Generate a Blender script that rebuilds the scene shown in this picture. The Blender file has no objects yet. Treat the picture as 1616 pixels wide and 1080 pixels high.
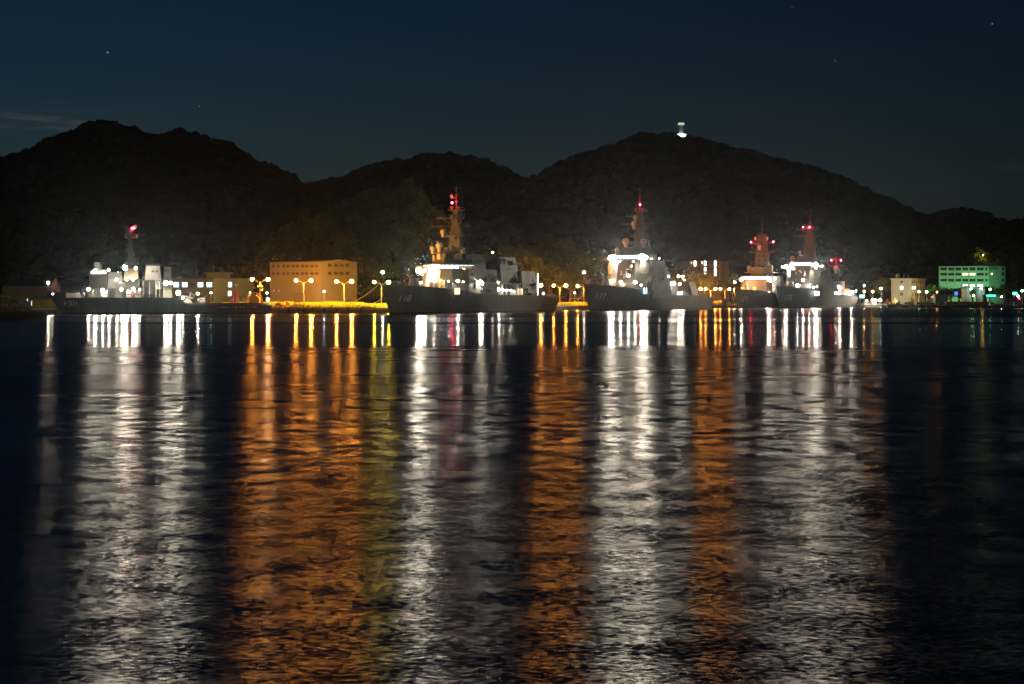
import bpy, math, random
import numpy as np
from mathutils import Vector, Matrix

# ------------------------------------------------------------------ camera, world, haze-free light setup
sc = bpy.context.scene
COL = sc.collection
F, HZ, CX, H = 2917.8, 471.0, 808.0, 5.0      # focal length and horizon of a 1616 px wide frame, eye height in metres
cam_d = bpy.data.cameras.new("camera"); cam = bpy.data.objects.new("camera", cam_d); COL.objects.link(cam)
cam.location = (0, 0, H); cam.rotation_euler = (math.radians(90), 0, 0)
cam_d.sensor_width = 36; cam_d.lens = 65.0; cam_d.shift_y = -(540 - HZ) / 1616
cam_d.clip_start = 0.5; cam_d.clip_end = 60000
sc.camera = cam

SUN_EL, SUN_ROT = math.radians(14), math.radians(150)
world = bpy.data.worlds.new("World"); sc.world = world; world.use_nodes = True
wn, wl = world.node_tree.nodes, world.node_tree.links
wn.clear()
w_out = wn.new("ShaderNodeOutputWorld"); w_bg = wn.new("ShaderNodeBackground")
sky = wn.new("ShaderNodeTexSky"); sky.sky_type = 'NISHITA'; sky.sun_disc = False
sky.sun_elevation = SUN_EL; sky.sun_rotation = SUN_ROT; sky.air_density = 1.0; sky.dust_density = 0.3; sky.ozone_density = 3.0
w_bg.inputs[1].default_value = 0.0044
# thin cloud wisps, as a texture of sky direction
tc = wn.new("ShaderNodeTexCoord"); mp = wn.new("ShaderNodeMapping"); mp.inputs['Scale'].default_value = (14, 14, 130)
mp.inputs['Location'].default_value = (0.6, 0.2, 0.4)
nz = wn.new("ShaderNodeTexNoise"); nz.inputs['Scale'].default_value = 2.2; nz.inputs['Detail'].default_value = 5
cr = wn.new("ShaderNodeValToRGB"); cr.color_ramp.elements[0].position = 0.48; cr.color_ramp.elements[1].position = 0.75
sep = wn.new("ShaderNodeSeparateXYZ")
def mth(op, a, b=None, nodes=wn, links=wl, c=None):
    n = nodes.new("ShaderNodeMath"); n.operation = op
    for i, v in enumerate((a, b, c)):
        if v is None: continue
        if isinstance(v, (int, float)): n.inputs[i].default_value = v
        else: links.new(v, n.inputs[i])
    return n.outputs[0]
wl.new(tc.outputs['Generated'], mp.inputs[0]); wl.new(mp.outputs[0], nz.inputs[0]); wl.new(nz.outputs[0], cr.inputs[0])
wl.new(tc.outputs['Generated'], sep.inputs[0])
# one bank of wisps low over the left hill
dx = mth('MULTIPLY', mth('ADD', sep.outputs[0], 0.247), 28.0); dz = mth('MULTIPLY', mth('SUBTRACT', sep.outputs[2], 0.092), 160.0)
g = mth('EXPONENT', mth('MULTIPLY', mth('ADD', mth('MULTIPLY', dx, dx), mth('MULTIPLY', dz, dz)), -1.0))
dx2 = mth('MULTIPLY', mth('SUBTRACT', sep.outputs[0], 0.24), 8.0); dz2 = mth('MULTIPLY', mth('SUBTRACT', sep.outputs[2], 0.06), 60.0)
g2 = mth('MULTIPLY', mth('EXPONENT', mth('MULTIPLY', mth('ADD', mth('MULTIPLY', dx2, dx2), mth('MULTIPLY', dz2, dz2)), -1.0)), 0.10)
cm = mth('MULTIPLY', mth('MAXIMUM', g, g2), mth('ADD', mth('MULTIPLY', cr.outputs[0], 1.5), 0.10))
hs = wn.new("ShaderNodeHueSaturation"); hs.inputs['Saturation'].default_value = 1.34; hs.inputs['Hue'].default_value = 0.508
wl.new(sky.outputs[0], hs.inputs['Color'])
mx = wn.new("ShaderNodeMix"); mx.data_type = 'RGBA'; mx.clamp_factor = True
tint = wn.new("ShaderNodeMix"); tint.data_type = 'RGBA'; tint.blend_type = 'MULTIPLY'; tint.inputs[0].default_value = 1.0; tint.inputs[7].default_value = (0.64, 0.78, 0.92, 1)
wl.new(hs.outputs[0], tint.inputs[6])
# the sky colour is multiplied a little darker towards the right of the view
fade = mth('SUBTRACT', 1.0, mth('MULTIPLY', mth('ADD', sep.outputs[0], 0.05), 0.9)) 
tint2 = wn.new("ShaderNodeMix"); tint2.data_type = 'RGBA'; tint2.blend_type = 'MULTIPLY'; tint2.inputs[0].default_value = 1.0
wl.new(tint.outputs[2], tint2.inputs[6]); wl.new(fade, tint2.inputs[7])
wl.new(cm, mx.inputs[0]); wl.new(tint2.outputs[2], mx.inputs[6]); mx.inputs[7].default_value = (7.5, 9.5, 11.5, 1)
wl.new(mx.outputs[2], w_bg.inputs[0]); wl.new(w_bg.outputs[0], w_out.inputs[0])
try: world.cycles.sampling_method = 'MANUAL'; world.cycles.sample_map_resolution = 256
except Exception: pass

# weak sun lamp added for the town's light from behind the camera
sd = bpy.data.lights.new("town_fill", 'SUN'); sd.energy = 0.035; sd.angle = math.radians(12); sd.color = (1.0, 0.86, 0.66)
so = bpy.data.objects.new("town_fill", sd); COL.objects.link(so)
so.rotation_euler = (math.radians(66), 0, math.radians(-22))

vs = sc.view_settings; vs.view_transform = 'Standard'; vs.look = 'None'; vs.exposure = 0.0; vs.gamma = 1.0
cy = sc.cycles
cy.max_bounces = 5; cy.diffuse_bounces = 1; cy.glossy_bounces = 2; cy.transmission_bounces = 2; cy.volume_bounces = 0
cy.transparent_max_bounces = 6; cy.use_denoising = True; cy.use_light_tree = True; cy.caustics_reflective = False
cy.sample_clamp_indirect = 4.0; cy.volume_step_rate = 10
try: cy.denoiser = 'OPENIMAGEDENOISE'; cy.denoising_input_passes = 'RGB_ALBEDO_NORMAL'; cy.denoising_prefilter = 'ACCURATE'
except Exception: pass

R = random.Random(41)
def P(px, py, Y):                       # the world point at distance Y that this camera sees at (px, py)
    return Vector(((px - CX) / F * Y, Y, H + (HZ - py) / F * Y))
def XY(px, Y): return ((px - CX) / F * Y, Y)

# ------------------------------------------------------------------ materials
def new_mat(name):
    m = bpy.data.materials.new(name); m.use_nodes = True
    nt = m.node_tree; b = nt.nodes['Principled BSDF']
    return m, nt, b
def paint(name, col, rough=0.6, var=0.25, scale=0.5, metal=0.0, streak=False, spec=0.4, bump=0.0):
    m, nt, b = new_mat(name); N, L = nt.nodes, nt.links
    t = N.new("ShaderNodeTexCoord"); mp = N.new("ShaderNodeMapping"); mp.inputs['Scale'].default_value = (scale, scale, scale * (0.12 if streak else 1))
    n = N.new("ShaderNodeTexNoise"); n.inputs['Scale'].default_value = 1; n.inputs['Detail'].default_value = 6; n.inputs['Roughness'].default_value = 0.65
    L.new(t.outputs['Object'], mp.inputs[0]); L.new(mp.outputs[0], n.inputs[0])
    r = N.new("ShaderNodeValToRGB"); r.color_ramp.elements[0].position = 0.3; r.color_ramp.elements[1].position = 0.72
    lo = tuple(c * (1 - var) for c in col); hi = tuple(min(1, c * (1 + var)) for c in col)
    r.color_ramp.elements[0].color = (*lo, 1); r.color_ramp.elements[1].color = (*hi, 1)
    L.new(n.outputs[0], r.inputs[0]); L.new(r.outputs[0], b.inputs['Base Color'])
    b.inputs['Roughness'].default_value = rough; b.inputs['Metallic'].default_value = metal
    b.inputs['Specular IOR Level'].default_value = spec
    if bump:
        bp = N.new("ShaderNodeBump"); bp.inputs['Strength'].default_value = bump; L.new(n.outputs[0], bp.inputs['Height']); L.new(bp.outputs[0], b.inputs['Normal'])
    return m
def glow(name, col, strength, sampled=True):
    m, nt, b = new_mat(name)
    b.inputs['Base Color'].default_value = (0.6, 0.6, 0.6, 1); b.inputs['Emission Color'].default_value = (*col, 1)
    b.inputs['Emission Strength'].default_value = strength; b.inputs['Roughness'].default_value = 0.3
    m.cycles.emission_sampling = 'FRONT' if sampled else 'NONE'
    return m
def hull_mat(name, stain):
    m, nt, b = new_mat(name); N, L = nt.nodes, nt.links
    t = N.new("ShaderNodeTexCoord"); mp = N.new("ShaderNodeMapping"); mp.inputs['Scale'].default_value = (0.55, 0.3, 0.05)
    n = N.new("ShaderNodeTexNoise"); n.inputs['Scale'].default_value = 1; n.inputs['Detail'].default_value = 7; n.inputs['Roughness'].default_value = 0.7
    L.new(t.outputs['Object'], mp.inputs[0]); L.new(mp.outputs[0], n.inputs[0])
    r = N.new("ShaderNodeValToRGB"); e = r.color_ramp.elements
    e[0].position = 0.28; e[0].color = (0.075, 0.082, 0.08, 1); e[1].position = 0.75; e[1].color = (0.17, 0.175, 0.165, 1)
    L.new(n.outputs[0], r.inputs[0])
    s = N.new("ShaderNodeSeparateXYZ"); L.new(t.outputs['Object'], s.inputs[0])
    # salt and rust runs where the plating flares out towards the stern
    far = mth('MULTIPLY', mth('SUBTRACT', s.outputs[0], stain[0]), 1.0 / stain[1], N, L)
    fc = N.new("ShaderNodeClamp"); L.new(far, fc.inputs[0])
    n2 = N.new("ShaderNodeTexNoise"); n2.inputs['Scale'].default_value = 2.2; n2.inputs['Detail'].default_value = 5
    L.new(mp.outputs[0], n2.inputs[0])
    rr = N.new("ShaderNodeValToRGB"); rr.color_ramp.elements[0].position = 0.42; rr.color_ramp.elements[1].position = 0.62; L.new(n2.outputs[0], rr.inputs[0])
    k = mth('MULTIPLY', fc.outputs[0], mth('ADD', mth('MULTIPLY', rr.outputs[0], 0.75), 0.15, N, L), N, L)
    mx = N.new("ShaderNodeMix"); mx.data_type = 'RGBA'; L.new(k, mx.inputs[0]); L.new(r.outputs[0], mx.inputs[6]); mx.inputs[7].default_value = (0.42, 0.37, 0.31, 1)
    # black boot topping at the waterline
    bt = mth('LESS_THAN', s.outputs[2], 0.55, N, L)
    mx2 = N.new("ShaderNodeMix"); mx2.data_type = 'RGBA'; L.new(bt, mx2.inputs[0]); L.new(mx.outputs[2], mx2.inputs[6]); mx2.inputs[7].default_value = (0.02, 0.018, 0.017, 1)
    L.new(mx2.outputs[2], b.inputs['Base Color']); b.inputs['Roughness'].default_value = 0.55; b.inputs['Specular IOR Level'].default_value = 0.35
    return m
def foliage(name, a, c, scale=0.12):
    m, nt, b = new_mat(name); N, L = nt.nodes, nt.links
    t = N.new("ShaderNodeNewGeometry"); n = N.new("ShaderNodeTexNoise"); n.inputs['Scale'].default_value = scale; n.inputs['Detail'].default_value = 4
    L.new(t.outputs['Position'], n.inputs[0])
    r = N.new("ShaderNodeValToRGB"); r.color_ramp.elements[0].position = 0.35; r.color_ramp.elements[1].position = 0.65
    r.color_ramp.elements[0].color = (*a, 1); r.color_ramp.elements[1].color = (*c, 1)
    L.new(n.outputs[0], r.inputs[0]); L.new(r.outputs[0], b.inputs['Base Color']); b.inputs['Roughness'].default_value = 0.75; b.inputs['Specular IOR Level'].default_value = 0.03
    tr = N.new('ShaderNodeBsdfTranslucent'); ms = N.new('ShaderNodeMixShader'); ms.inputs[0].default_value = 0.4; L.new(r.outputs[0], tr.inputs[0])
    L.new(b.outputs[0], ms.inputs[1]); L.new(tr.outputs[0], ms.inputs[2]); L.new(ms.outputs[0], N['Material Output'].inputs[0])
    return m

WARM, COOL, SOD, YEL, RED, GRN, CYN = (1, .87, .68), (.86, .93, 1), (1, .315, .032), (1, .66, .035), (1, .012, .035), (.30, 1, .42), (.35, .9, 1)
M = dict(
    hull118=hull_mat('hull_paint_aft_salt', (108, 40)), hull118b=hull_mat('hull_paint_plain', (170, 60)), hull177=hull_mat('hull_paint_long_salt', (118, 45)), hull4301=hull_mat('hull_paint_small', (90, 50)),
    grey=paint('ship_grey', (.15, .153, .143), var=.16, scale=.35, streak=True), light=paint('ship_light_grey', (.27, .27, .25), var=.12, scale=.4, streak=True),
    dark=paint('ship_dark_grey', (.10, .105, .10), var=.2), deck=paint('deck_grey', (.11, .115, .11), rough=.85, var=.3, scale=.8),
    pole=paint('mast_grey', (.125, .125, .11), var=.1), white=paint('white_paint', (.75, .73, .68), var=.08), black=paint('black_rubber', (.02, .02, .02), var=.3),
    panel=paint('radar_panel', (.62, .60, .54), var=.05), number=paint('number_white', (.62, .62, .56), var=.1), canvas=paint('canvas', (.13, .135, .12), var=.3),
    red=paint('red_paint', (.5, .06, .04), var=.15), orange=paint('orange_cover', (.75, .22, .05), var=.2), rope=paint('rope', (.45, .38, .24), var=.2),
    steel=paint('galvanised', (.42, .42, .40), rough=.45, metal=.3, var=.15), yellowp=paint('yellow_paint', (.75, .42, .04), var=.15),
    pink=paint('pink_canvas', (.62, .33, .26), var=.18, scale=1.2, streak=True),
    concrete=paint('concrete', (.27, .25, .22), rough=.9, var=.3, scale=.35), pier=paint('quay_face', (.10, .085, .07), rough=.9, var=.5, scale=.25, streak=True),
    asphalt=paint('ground', (.05, .05, .045), rough=.95, var=.3, scale=.2),
    tan=paint('tan_render', (.18, .18, .145), rough=.85, var=.08, scale=.15, streak=True), olive=paint('olive_render', (.085, .135, .08), rough=.85, var=.1, scale=.2),
    cream=paint('cream_render', (.56, .50, .34), rough=.85, var=.08, scale=.25, streak=True), pale=paint('pale_render', (.55, .57, .52), rough=.8, var=.08, scale=.25),
    green_lit=paint('green_lit_render', (.26, .40, .28), rough=.8, var=.1, scale=.25), roof=paint('roof_dark', (.06, .055, .05), var=.2), glass=paint('dark_glass', (.025, .028, .03), rough=.15, spec=.6), frame=paint('window_frame', (.10, .095, .08), var=.05),  # hospital block wall: green lamp light is put into its pale colour
    blind=paint('window_blind', (.045, .038, .03), rough=.4, var=.3),
    bark=paint('bark', (.09, .065, .045), rough=.9, var=.3, scale=2),
    warm=glow('floodlight_white', WARM, 1350), warm_hi=glow('floodlight_white_bright', WARM, 2100), warm_lo=glow('deck_lamp_white', WARM, 300),
    cool=glow('lamp_cool_white', COOL, 260), sod=glow('sodium_lamp', SOD, 3400), yel=glow('yellow_lamp', YEL, 1500), redl=glow('red_lamp', RED, 650), redlo=glow('red_signal_lamp', RED, 50),
    grn=glow('mercury_lamp', GRN, 60), wallfl=glow('wall_flood', (1, .78, .42), 500), grnhi=glow('mercury_flood', (.36, 1, .52), 1300), cyn=glow('cyan_sign_light', (.04, .8, .62), 5), wcyan=glow('bridge_window_light', (.30, .72, 1), 8.0),
    wblue=glow('room_light_blue', (.45, .85, 1), 2.6), wwhite=glow('room_light_white', (.9, 1, .95), 5.0), wwarm=glow('room_light_warm', (1, .75, .35), 2.0), wwarmd=glow('corridor_light', (1, .8, .5), 1.2),
    star=glow('starlight', (.9, .95, 1), 0.9, False),
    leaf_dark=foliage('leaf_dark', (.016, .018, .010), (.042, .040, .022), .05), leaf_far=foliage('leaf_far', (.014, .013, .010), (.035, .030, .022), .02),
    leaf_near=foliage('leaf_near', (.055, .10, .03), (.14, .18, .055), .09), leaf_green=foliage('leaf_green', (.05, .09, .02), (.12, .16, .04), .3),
    soil=paint('hill_soil', (.022, .02, .014), rough=1, spec=0.0, var=.3, scale=.02),
    grass=foliage('grass_blades', (.26, .34, .03), (.42, .50, .06), .5), grassb=foliage('grass_bank', (.035, .045, .01), (.08, .09, .02), .3),
)
# ------------------------------------------------------------------ mesh helpers
class MB:
    def __init__(s): s.v, s.f, s.mi = [], [], []
    def add(s, vs, fs, mi=0):
        o = len(s.v); s.v += [tuple(v) for v in vs]; s.f += [tuple(i + o for i in f) for f in fs]; s.mi += [mi] * len(fs); return s
    def box(s, x0, x1, y0, y1, z0, z1, mi=0):
        return s.add([(x0, y0, z0), (x1, y0, z0), (x1, y1, z0), (x0, y1, z0), (x0, y0, z1), (x1, y0, z1), (x1, y1, z1), (x0, y1, z1)],
                     [(3, 2, 1, 0), (4, 5, 6, 7), (0, 1, 5, 4), (1, 2, 6, 5), (2, 3, 7, 6), (3, 0, 4, 7)], mi)
    def cbox(s, c, sx, sy, sz, mi=0): return s.box(c[0] - sx / 2, c[0] + sx / 2, c[1] - sy / 2, c[1] + sy / 2, c[2], c[2] + sz, mi)
    def prism(s, poly, z0, z1, top=None, mi=0):       # poly, top: lists of (x, y), any winding
        top = top or poly; n = len(poly)
        a = sum(poly[i][0] * poly[(i + 1) % n][1] - poly[(i + 1) % n][0] * poly[i][1] for i in range(n))
        if a < 0: poly, top = poly[::-1], top[::-1]
        return s.add([(x, y, z0) for x, y in poly] + [(x, y, z1) for x, y in top],
                     [tuple(range(n))[::-1], tuple(range(n, 2 * n))] + [(i, (i + 1) % n, n + (i + 1) % n, n + i) for i in range(n)], mi)
    def tube(s, a, b, r0, r1=None, n=6, mi=0):
        r1 = r0 if r1 is None else r1; a, b = Vector(a), Vector(b); d = (b - a).normalized()
        x = d.orthogonal().normalized(); y = d.cross(x); vs = []
        for p, r in ((a, r0), (b, r1)):
            for i in range(n):
                t = 2 * math.pi * i / n; vs.append(p + x * math.cos(t) * r + y * math.sin(t) * r)
        return s.add(vs, [(i, (i + 1) % n, n + (i + 1) % n, n + i) for i in range(n)] + [tuple(range(n))[::-1], tuple(range(n, 2 * n))], mi)
    def lathe(s, c, prof, n=12, mi=0):                # prof: (radius, z) from bottom to top
        vs = []
        for r, z in prof:
            for i in range(n):
                t = 2 * math.pi * i / n; vs.append((c[0] + r * math.cos(t), c[1] + r * math.sin(t), c[2] + z))
        fs = [(k * n + i, k * n + (i + 1) % n, (k + 1) * n + (i + 1) % n, (k + 1) * n + i) for k in range(len(prof) - 1) for i in range(n)]
        fs += [tuple(range(n))[::-1], tuple(range((len(prof) - 1) * n, len(prof) * n))]
        return s.add(vs, fs, mi)
    def ball(s, c, r, n=10, m=6, mi=0, sz=1.0):
        return s.lathe(c, [(max(r * math.sin(math.pi * k / m), r * .02), -r * sz * math.cos(math.pi * k / m)) for k in range(m + 1)], n, mi)
    def ico(s, c, r, mi=0):
        t = (1 + 5 ** .5) / 2; k = r / math.sqrt(1 + t * t)
        vs = [(-1, t, 0), (1, t, 0), (-1, -t, 0), (1, -t, 0), (0, -1, t), (0, 1, t), (0, -1, -t), (0, 1, -t), (t, 0, -1), (t, 0, 1), (-t, 0, -1), (-t, 0, 1)]
        fs = [(0, 11, 5), (0, 5, 1), (0, 1, 7), (0, 7, 10), (0, 10, 11), (1, 5, 9), (5, 11, 4), (11, 10, 2), (10, 7, 6), (7, 1, 8), (3, 9, 4), (3, 4, 2), (3, 2, 6), (3, 6, 8), (3, 8, 9), (4, 9, 5), (2, 4, 11), (6, 2, 10), (8, 6, 7), (9, 8, 1)]
        return s.add([(c[0] + a * k, c[1] + b * k, c[2] + d * k) for a, b, d in vs], fs, mi)
    def build(s, name, mats, parent=None, smooth=False):
        me = bpy.data.meshes.new(name); me.from_pydata(s.v, [], s.f)
        if not isinstance(mats, (list, tuple)): mats = [mats]
        for m in mats: me.materials.append(M[m] if isinstance(m, str) else m)
        if len(mats) > 1: me.polygons.foreach_set('material_index', s.mi)
        if smooth: me.polygons.foreach_set('use_smooth', [True] * len(me.polygons))
        me.update()
        o = bpy.data.objects.new(name, me); COL.objects.link(o)
        if parent: o.parent = parent
        return o
def np_mesh(name, V, T, mat, parent=None, smooth=False):
    V = np.asarray(V, dtype=np.float32); T = np.asarray(T, dtype=np.int32); k = T.shape[1]
    me = bpy.data.meshes.new(name); me.vertices.add(len(V)); me.vertices.foreach_set('co', V.ravel())
    me.loops.add(T.size); me.loops.foreach_set('vertex_index', T.ravel()); me.polygons.add(len(T))
    me.polygons.foreach_set('loop_start', np.arange(0, T.size, k, dtype=np.int32))
    if smooth: me.polygons.foreach_set('use_smooth', np.ones(len(T), dtype=bool))
    me.materials.append(M[mat]); me.update(calc_edges=True); me.validate()
    o = bpy.data.objects.new(name, me); COL.objects.link(o)
    if parent: o.parent = parent
    return o
def tag(o, label=None, cat=None, group=None, kind=None):
    if label: o['label'] = label
    if cat: o['category'] = cat
    if group: o['group'] = group
    if kind: o['kind'] = kind
    return o
def thing(name, label, cat, loc=(0, 0, 0), rz=0.0, group=None):
    o = bpy.data.objects.new(name, None); COL.objects.link(o); o.location = loc; o.rotation_euler = (0, 0, rz)
    return tag(o, label, cat, group)
def dup(root, loc, rz, label, keep=None):
    r = root.copy(); COL.objects.link(r); r.location = loc; r.rotation_euler = (0, 0, rz); r['label'] = label
    for ch in list(root.children):
        if keep and not keep(ch): continue
        c = ch.copy(); COL.objects.link(c); c.parent = r
        for g in ch.children:
            d = g.copy(); COL.objects.link(d); d.parent = c
    return r
# ------------------------------------------------------------------ water
def water_material():
    m, nt, b = new_mat('harbour_water'); N, L = nt.nodes, nt.links
    g = N.new("ShaderNodeNewGeometry"); s = N.new("ShaderNodeSeparateXYZ"); L.new(g.outputs['Position'], s.inputs[0])
    def noise(sx, sy, det, rough, off, dim='3D'):
        mp = N.new("ShaderNodeMapping"); mp.inputs['Scale'].default_value = (sx, sy, 1); mp.inputs['Location'].default_value = (off, off * 1.7, off * .3)
        n = N.new("ShaderNodeTexNoise"); n.inputs['Scale'].default_value = 1; n.inputs['Detail'].default_value = det; n.inputs['Roughness'].default_value = rough
        L.new(g.outputs['Position'], mp.inputs[0]); L.new(mp.outputs[0], n.inputs[0]); return n.outputs[0]
    A = lambda op, a, b=None, c=None: mth(op, a, b, N, L, c)
    def smooth(v, lo, hi):
        mr = N.new("ShaderNodeMapRange"); mr.interpolation_type = 'SMOOTHSTEP'; L.new(v, mr.inputs[0]); mr.inputs[1].default_value = lo; mr.inputs[2].default_value = hi
        return mr.outputs[0]
    # wind-ruffled water near the viewer, a lee of smooth water off the quay, a cat's-paw of ruffled water close under the ships
    edge = A('ADD', s.outputs[1], A('MULTIPLY', A('SUBTRACT', noise(.05, .05, 4, .6, 9), .5), 44))
    calm = smooth(edge, 180, 202)
    paw = smooth(s.outputs[1], 455, 520)
    band = A('SUBTRACT', smooth(s.outputs[1], 352, 362), smooth(s.outputs[1], 380, 392))
    gust = noise(.02, .06, 3, .55, 4)                         # broad patches of stronger and weaker ripple
    # slopes from three sizes of wavelet
    def slope(off):
        a = A('SUBTRACT', noise(6.5, 9.0, 4, .75, off), .5); c = A('SUBTRACT', noise(.8, .9, 3, .6, off + 3), .5); e = A('MULTIPLY', A('SUBTRACT', noise(.85, .48, 5, .74, off + 6), .5), A('ADD', .25, smooth(s.outputs[1], 28, 95)))
        return A('ADD', A('ADD', A('MULTIPLY', a, 1.05), A('MULTIPLY', c, .28)), A('MULTIPLY', e, 1.15))
    rough_amp = A('MULTIPLY', A('SUBTRACT', 1.0, calm), A('ADD', .45, A('MULTIPLY', gust, 1.1)))
    calm_wave = A('MULTIPLY', A('SUBTRACT', noise(.03, .30, 4, .6, 21), .5), calm)
    sy = A('ADD', A('MULTIPLY', A('MULTIPLY', slope(1), rough_amp), .40), A('MULTIPLY', calm_wave, .05))
    sx = A('MULTIPLY', A('MULTIPLY', slope(40), rough_amp), .29)
    cb = N.new("ShaderNodeCombineXYZ"); L.new(sx, cb.inputs[0]); L.new(sy, cb.inputs[1]); cb.inputs[2].default_value = 1
    vn = N.new("ShaderNodeVectorMath"); vn.operation = 'NORMALIZE'; L.new(cb.outputs[0], vn.inputs[0])
    L.new(vn.outputs[0], b.inputs['Normal'])
    base = A('ADD', A('MULTIPLY', A('SUBTRACT', 1.0, calm), A('ADD', .27, A('MULTIPLY', A('SUBTRACT', gust, .5), .14))), A('MULTIPLY', calm, .155))
    rg = A('ADD', A('ADD', base, A('MULTIPLY', paw, .10)), A('MULTIPLY', band, .07))
    L.new(rg, b.inputs['Roughness'])
    L.new(A('ADD', .70, A('MULTIPLY', calm, .25)), b.inputs['Anisotropic'])
    tg = N.new("ShaderNodeCombineXYZ"); tg.inputs[0].default_value = 0.0; tg.inputs[1].default_value = 1.0
    L.new(tg.outputs[0], b.inputs['Tangent'])
    b.inputs['Base Color'].default_value = (0.004, 0.009, 0.014, 1); b.inputs['IOR'].default_value = 1.38
    b.inputs['Specular IOR Level'].default_value = 0.5
    M['water'] = m
water_material()
w = MB().add([(-3200, -45, 0), (3200, -45, 0), (3200, 1200, 0), (-3200, 1200, 0)], [(0, 1, 2, 3)]).build('water', 'water'); tag(w, kind='structure')

# ------------------------------------------------------------------ land: one sheet reaching the horizon, with the quay line as its near edge
GZ = 1.8
Q0, Q1, Q2, Q3 = (-230, 593), (-44, 596), (25, 781), (72, 906)
SHORE = [(-3200, 600), (-230, 593), Q1, Q2, Q3, (106, 908), (111, 915), (113, 935), (119, 957), (160, 1060), (170, 1076), (199, 1078), (200, 985), (280, 968), (420, 940), (3200, 900)]
def land():
    vs, fs = [], []
    n = len(SHORE)
    vs = [(x, y, GZ) for x, y in SHORE] + [(x * 3, 24000 if abs(x) < 3000 else 24000, GZ) for x, y in SHORE]
    fs = [(i, i + 1, n + i + 1, n + i) for i in range(n - 1)]
    o = MB().add(vs, fs).build('ground', 'asphalt'); tag(o, kind='structure')
    mb = MB()                                              # sea wall under the edge, its cap standing a little proud
    for (x0, y0), (x1, y1) in zip(SHORE[:-1], SHORE[1:]):
        dx, dy = x1 - x0, y1 - y0; l = math.hypot(dx, dy); nx, ny = dy / l, -dx / l
        mb.add([(x0, y0, -2), (x1, y1, -2), (x1, y1, GZ - .5), (x0, y0, GZ - .5)], [(0, 1, 2, 3)], 0)
        a = (x0 + nx * .35, y0 + ny * .35); c = (x1 + nx * .35, y1 + ny * .35); d = (x1 - nx * 1.2, y1 - ny * 1.2); e = (x0 - nx * 1.2, y0 - ny * 1.2)
        mb.prism([a, c, d, e], GZ - .5, GZ + .12, mi=1)
    o = mb.build('quay_wall', ['pier', 'concrete'])
    tag(o, 'long dark concrete quay wall running along the water behind all the ships', 'quay')
land()
# dark bank on the near left, sloping to the water
def bank():
    V, Tn = [], []
    nx, ny = 60, 34; rng = np.random.RandomState(5)
    for j in range(ny):
        y = 375 + (600 - 375) * j / (ny - 1)
        xr = np.interp(y, [375, 395, 430, 480, 540, 600], [-112, -104, -112, -121, -133, -150]) + 1.2 * math.sin(j * 1.3)
        for i in range(nx):
            x = xr - 160 * (i / (nx - 1)) ** 1.6
            d = min((xr - x), (y - 371) * 1.0)
            z = -0.6 + 3.1 * (1 - math.exp(-max(d, 0) / 7.0)) + rng.rand() * .35 * min(1, d / 4)
            V.append((x, y, z))
    T = [(j * nx + i + 1, j * nx + i, (j + 1) * nx + i, (j + 1) * nx + i + 1) for j in range(ny - 1) for i in range(nx - 1)]
    o = np_mesh('embankment', V, T, 'soil', smooth=True); tag(o, kind='structure')
bank()
# sea of grass blades: tufts of thin triangles
def tufts(name, pts, h, mat, label=None, seed=1):
    rng = np.random.RandomState(seed); pts = np.asarray(pts); n = len(pts)
    a = rng.rand(n) * math.pi; w = h * (.25 + .25 * rng.rand(n)); hh = h * (.5 + .8 * rng.rand(n)); lean = (rng.rand(n, 2) - .5) * h * .8
    dx, dy = np.cos(a) * w, np.sin(a) * w
    V = np.empty((n, 3, 3)); V[:, 0] = pts - np.c_[dx, dy, np.zeros(n)]; V[:, 1] = pts + np.c_[dx, dy, np.zeros(n)]
    V[:, 2] = pts + np.c_[lean, hh]
    o = np_mesh(name, V.reshape(-1, 3), np.arange(3 * n).reshape(-1, 3), mat); tag(o, kind='stuff'); return o
rng = np.random.RandomState(3)
def verge(n, x0, x1, y0, y1, seed, zf=lambda x, y: GZ):
    r = np.random.RandomState(seed); x = x0 + (x1 - x0) * r.rand(n); y = y0 + (y1 - y0) * r.rand(n) ** 1.4
    return np.c_[x, y, [zf(a, b) for a, b in zip(x, y)]]
# a low grassed mound behind the quay edge
def mound(name, pts_edge, width, hgt, seed, dens=9, gh=.8, mat='grass'):
    r = np.random.RandomState(seed); V, T = [], []; m = 7
    for k, (x, y, nx, ny) in enumerate(pts_edge):
        for j in range(m):
            d = width * j / (m - 1); V.append((x + nx * d, y + ny * d, GZ + .03 + hgt * math.sin(math.pi * min(1, .03 + .9 * j / (m - 1))) * (.8 + .3 * r.rand())))
    n = len(pts_edge)
    T = [(k * m + j, (k + 1) * m + j, (k + 1) * m + j + 1, k * m + j + 1) for k in range(n - 1) for j in range(m - 1)]
    o = np_mesh(name, V, T, mat, smooth=True); tag(o, kind='structure')
    V = np.array(V).reshape(n, m, 3); cnt = int(dens * n * m)
    i = r.randint(0, n - 1, cnt); j = r.randint(0, m - 1, cnt); u = r.rand(cnt, 1); v = r.rand(cnt, 1)
    p = V[i, j] * (1 - u) * (1 - v) + V[i + 1, j] * u * (1 - v) + V[i, j + 1] * (1 - u) * v + V[i + 1, j + 1] * u * v
    tufts('grass', p, gh, mat, seed=seed)
mound('grass_verge', [(x, 597.5 + .4 * math.sin(x), 0, 1) for x in np.linspace(-100, -49, 40)], 26, 1.15, 11, dens=55)
q = np.array(Q2) - np.array(Q1); ql = np.hypot(*q); q = q / ql
mound('grass_verge', [(Q1[0] + q[0] * t - 1.6, Q1[1] + q[1] * t, -q[1], q[0]) for t in np.linspace(4, ql - 1, 60)], 14, .8, 12, dens=22)
q2 = np.array(Q3) - np.array(Q2); q2l = np.hypot(*q2); q2 = q2 / q2l
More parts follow.
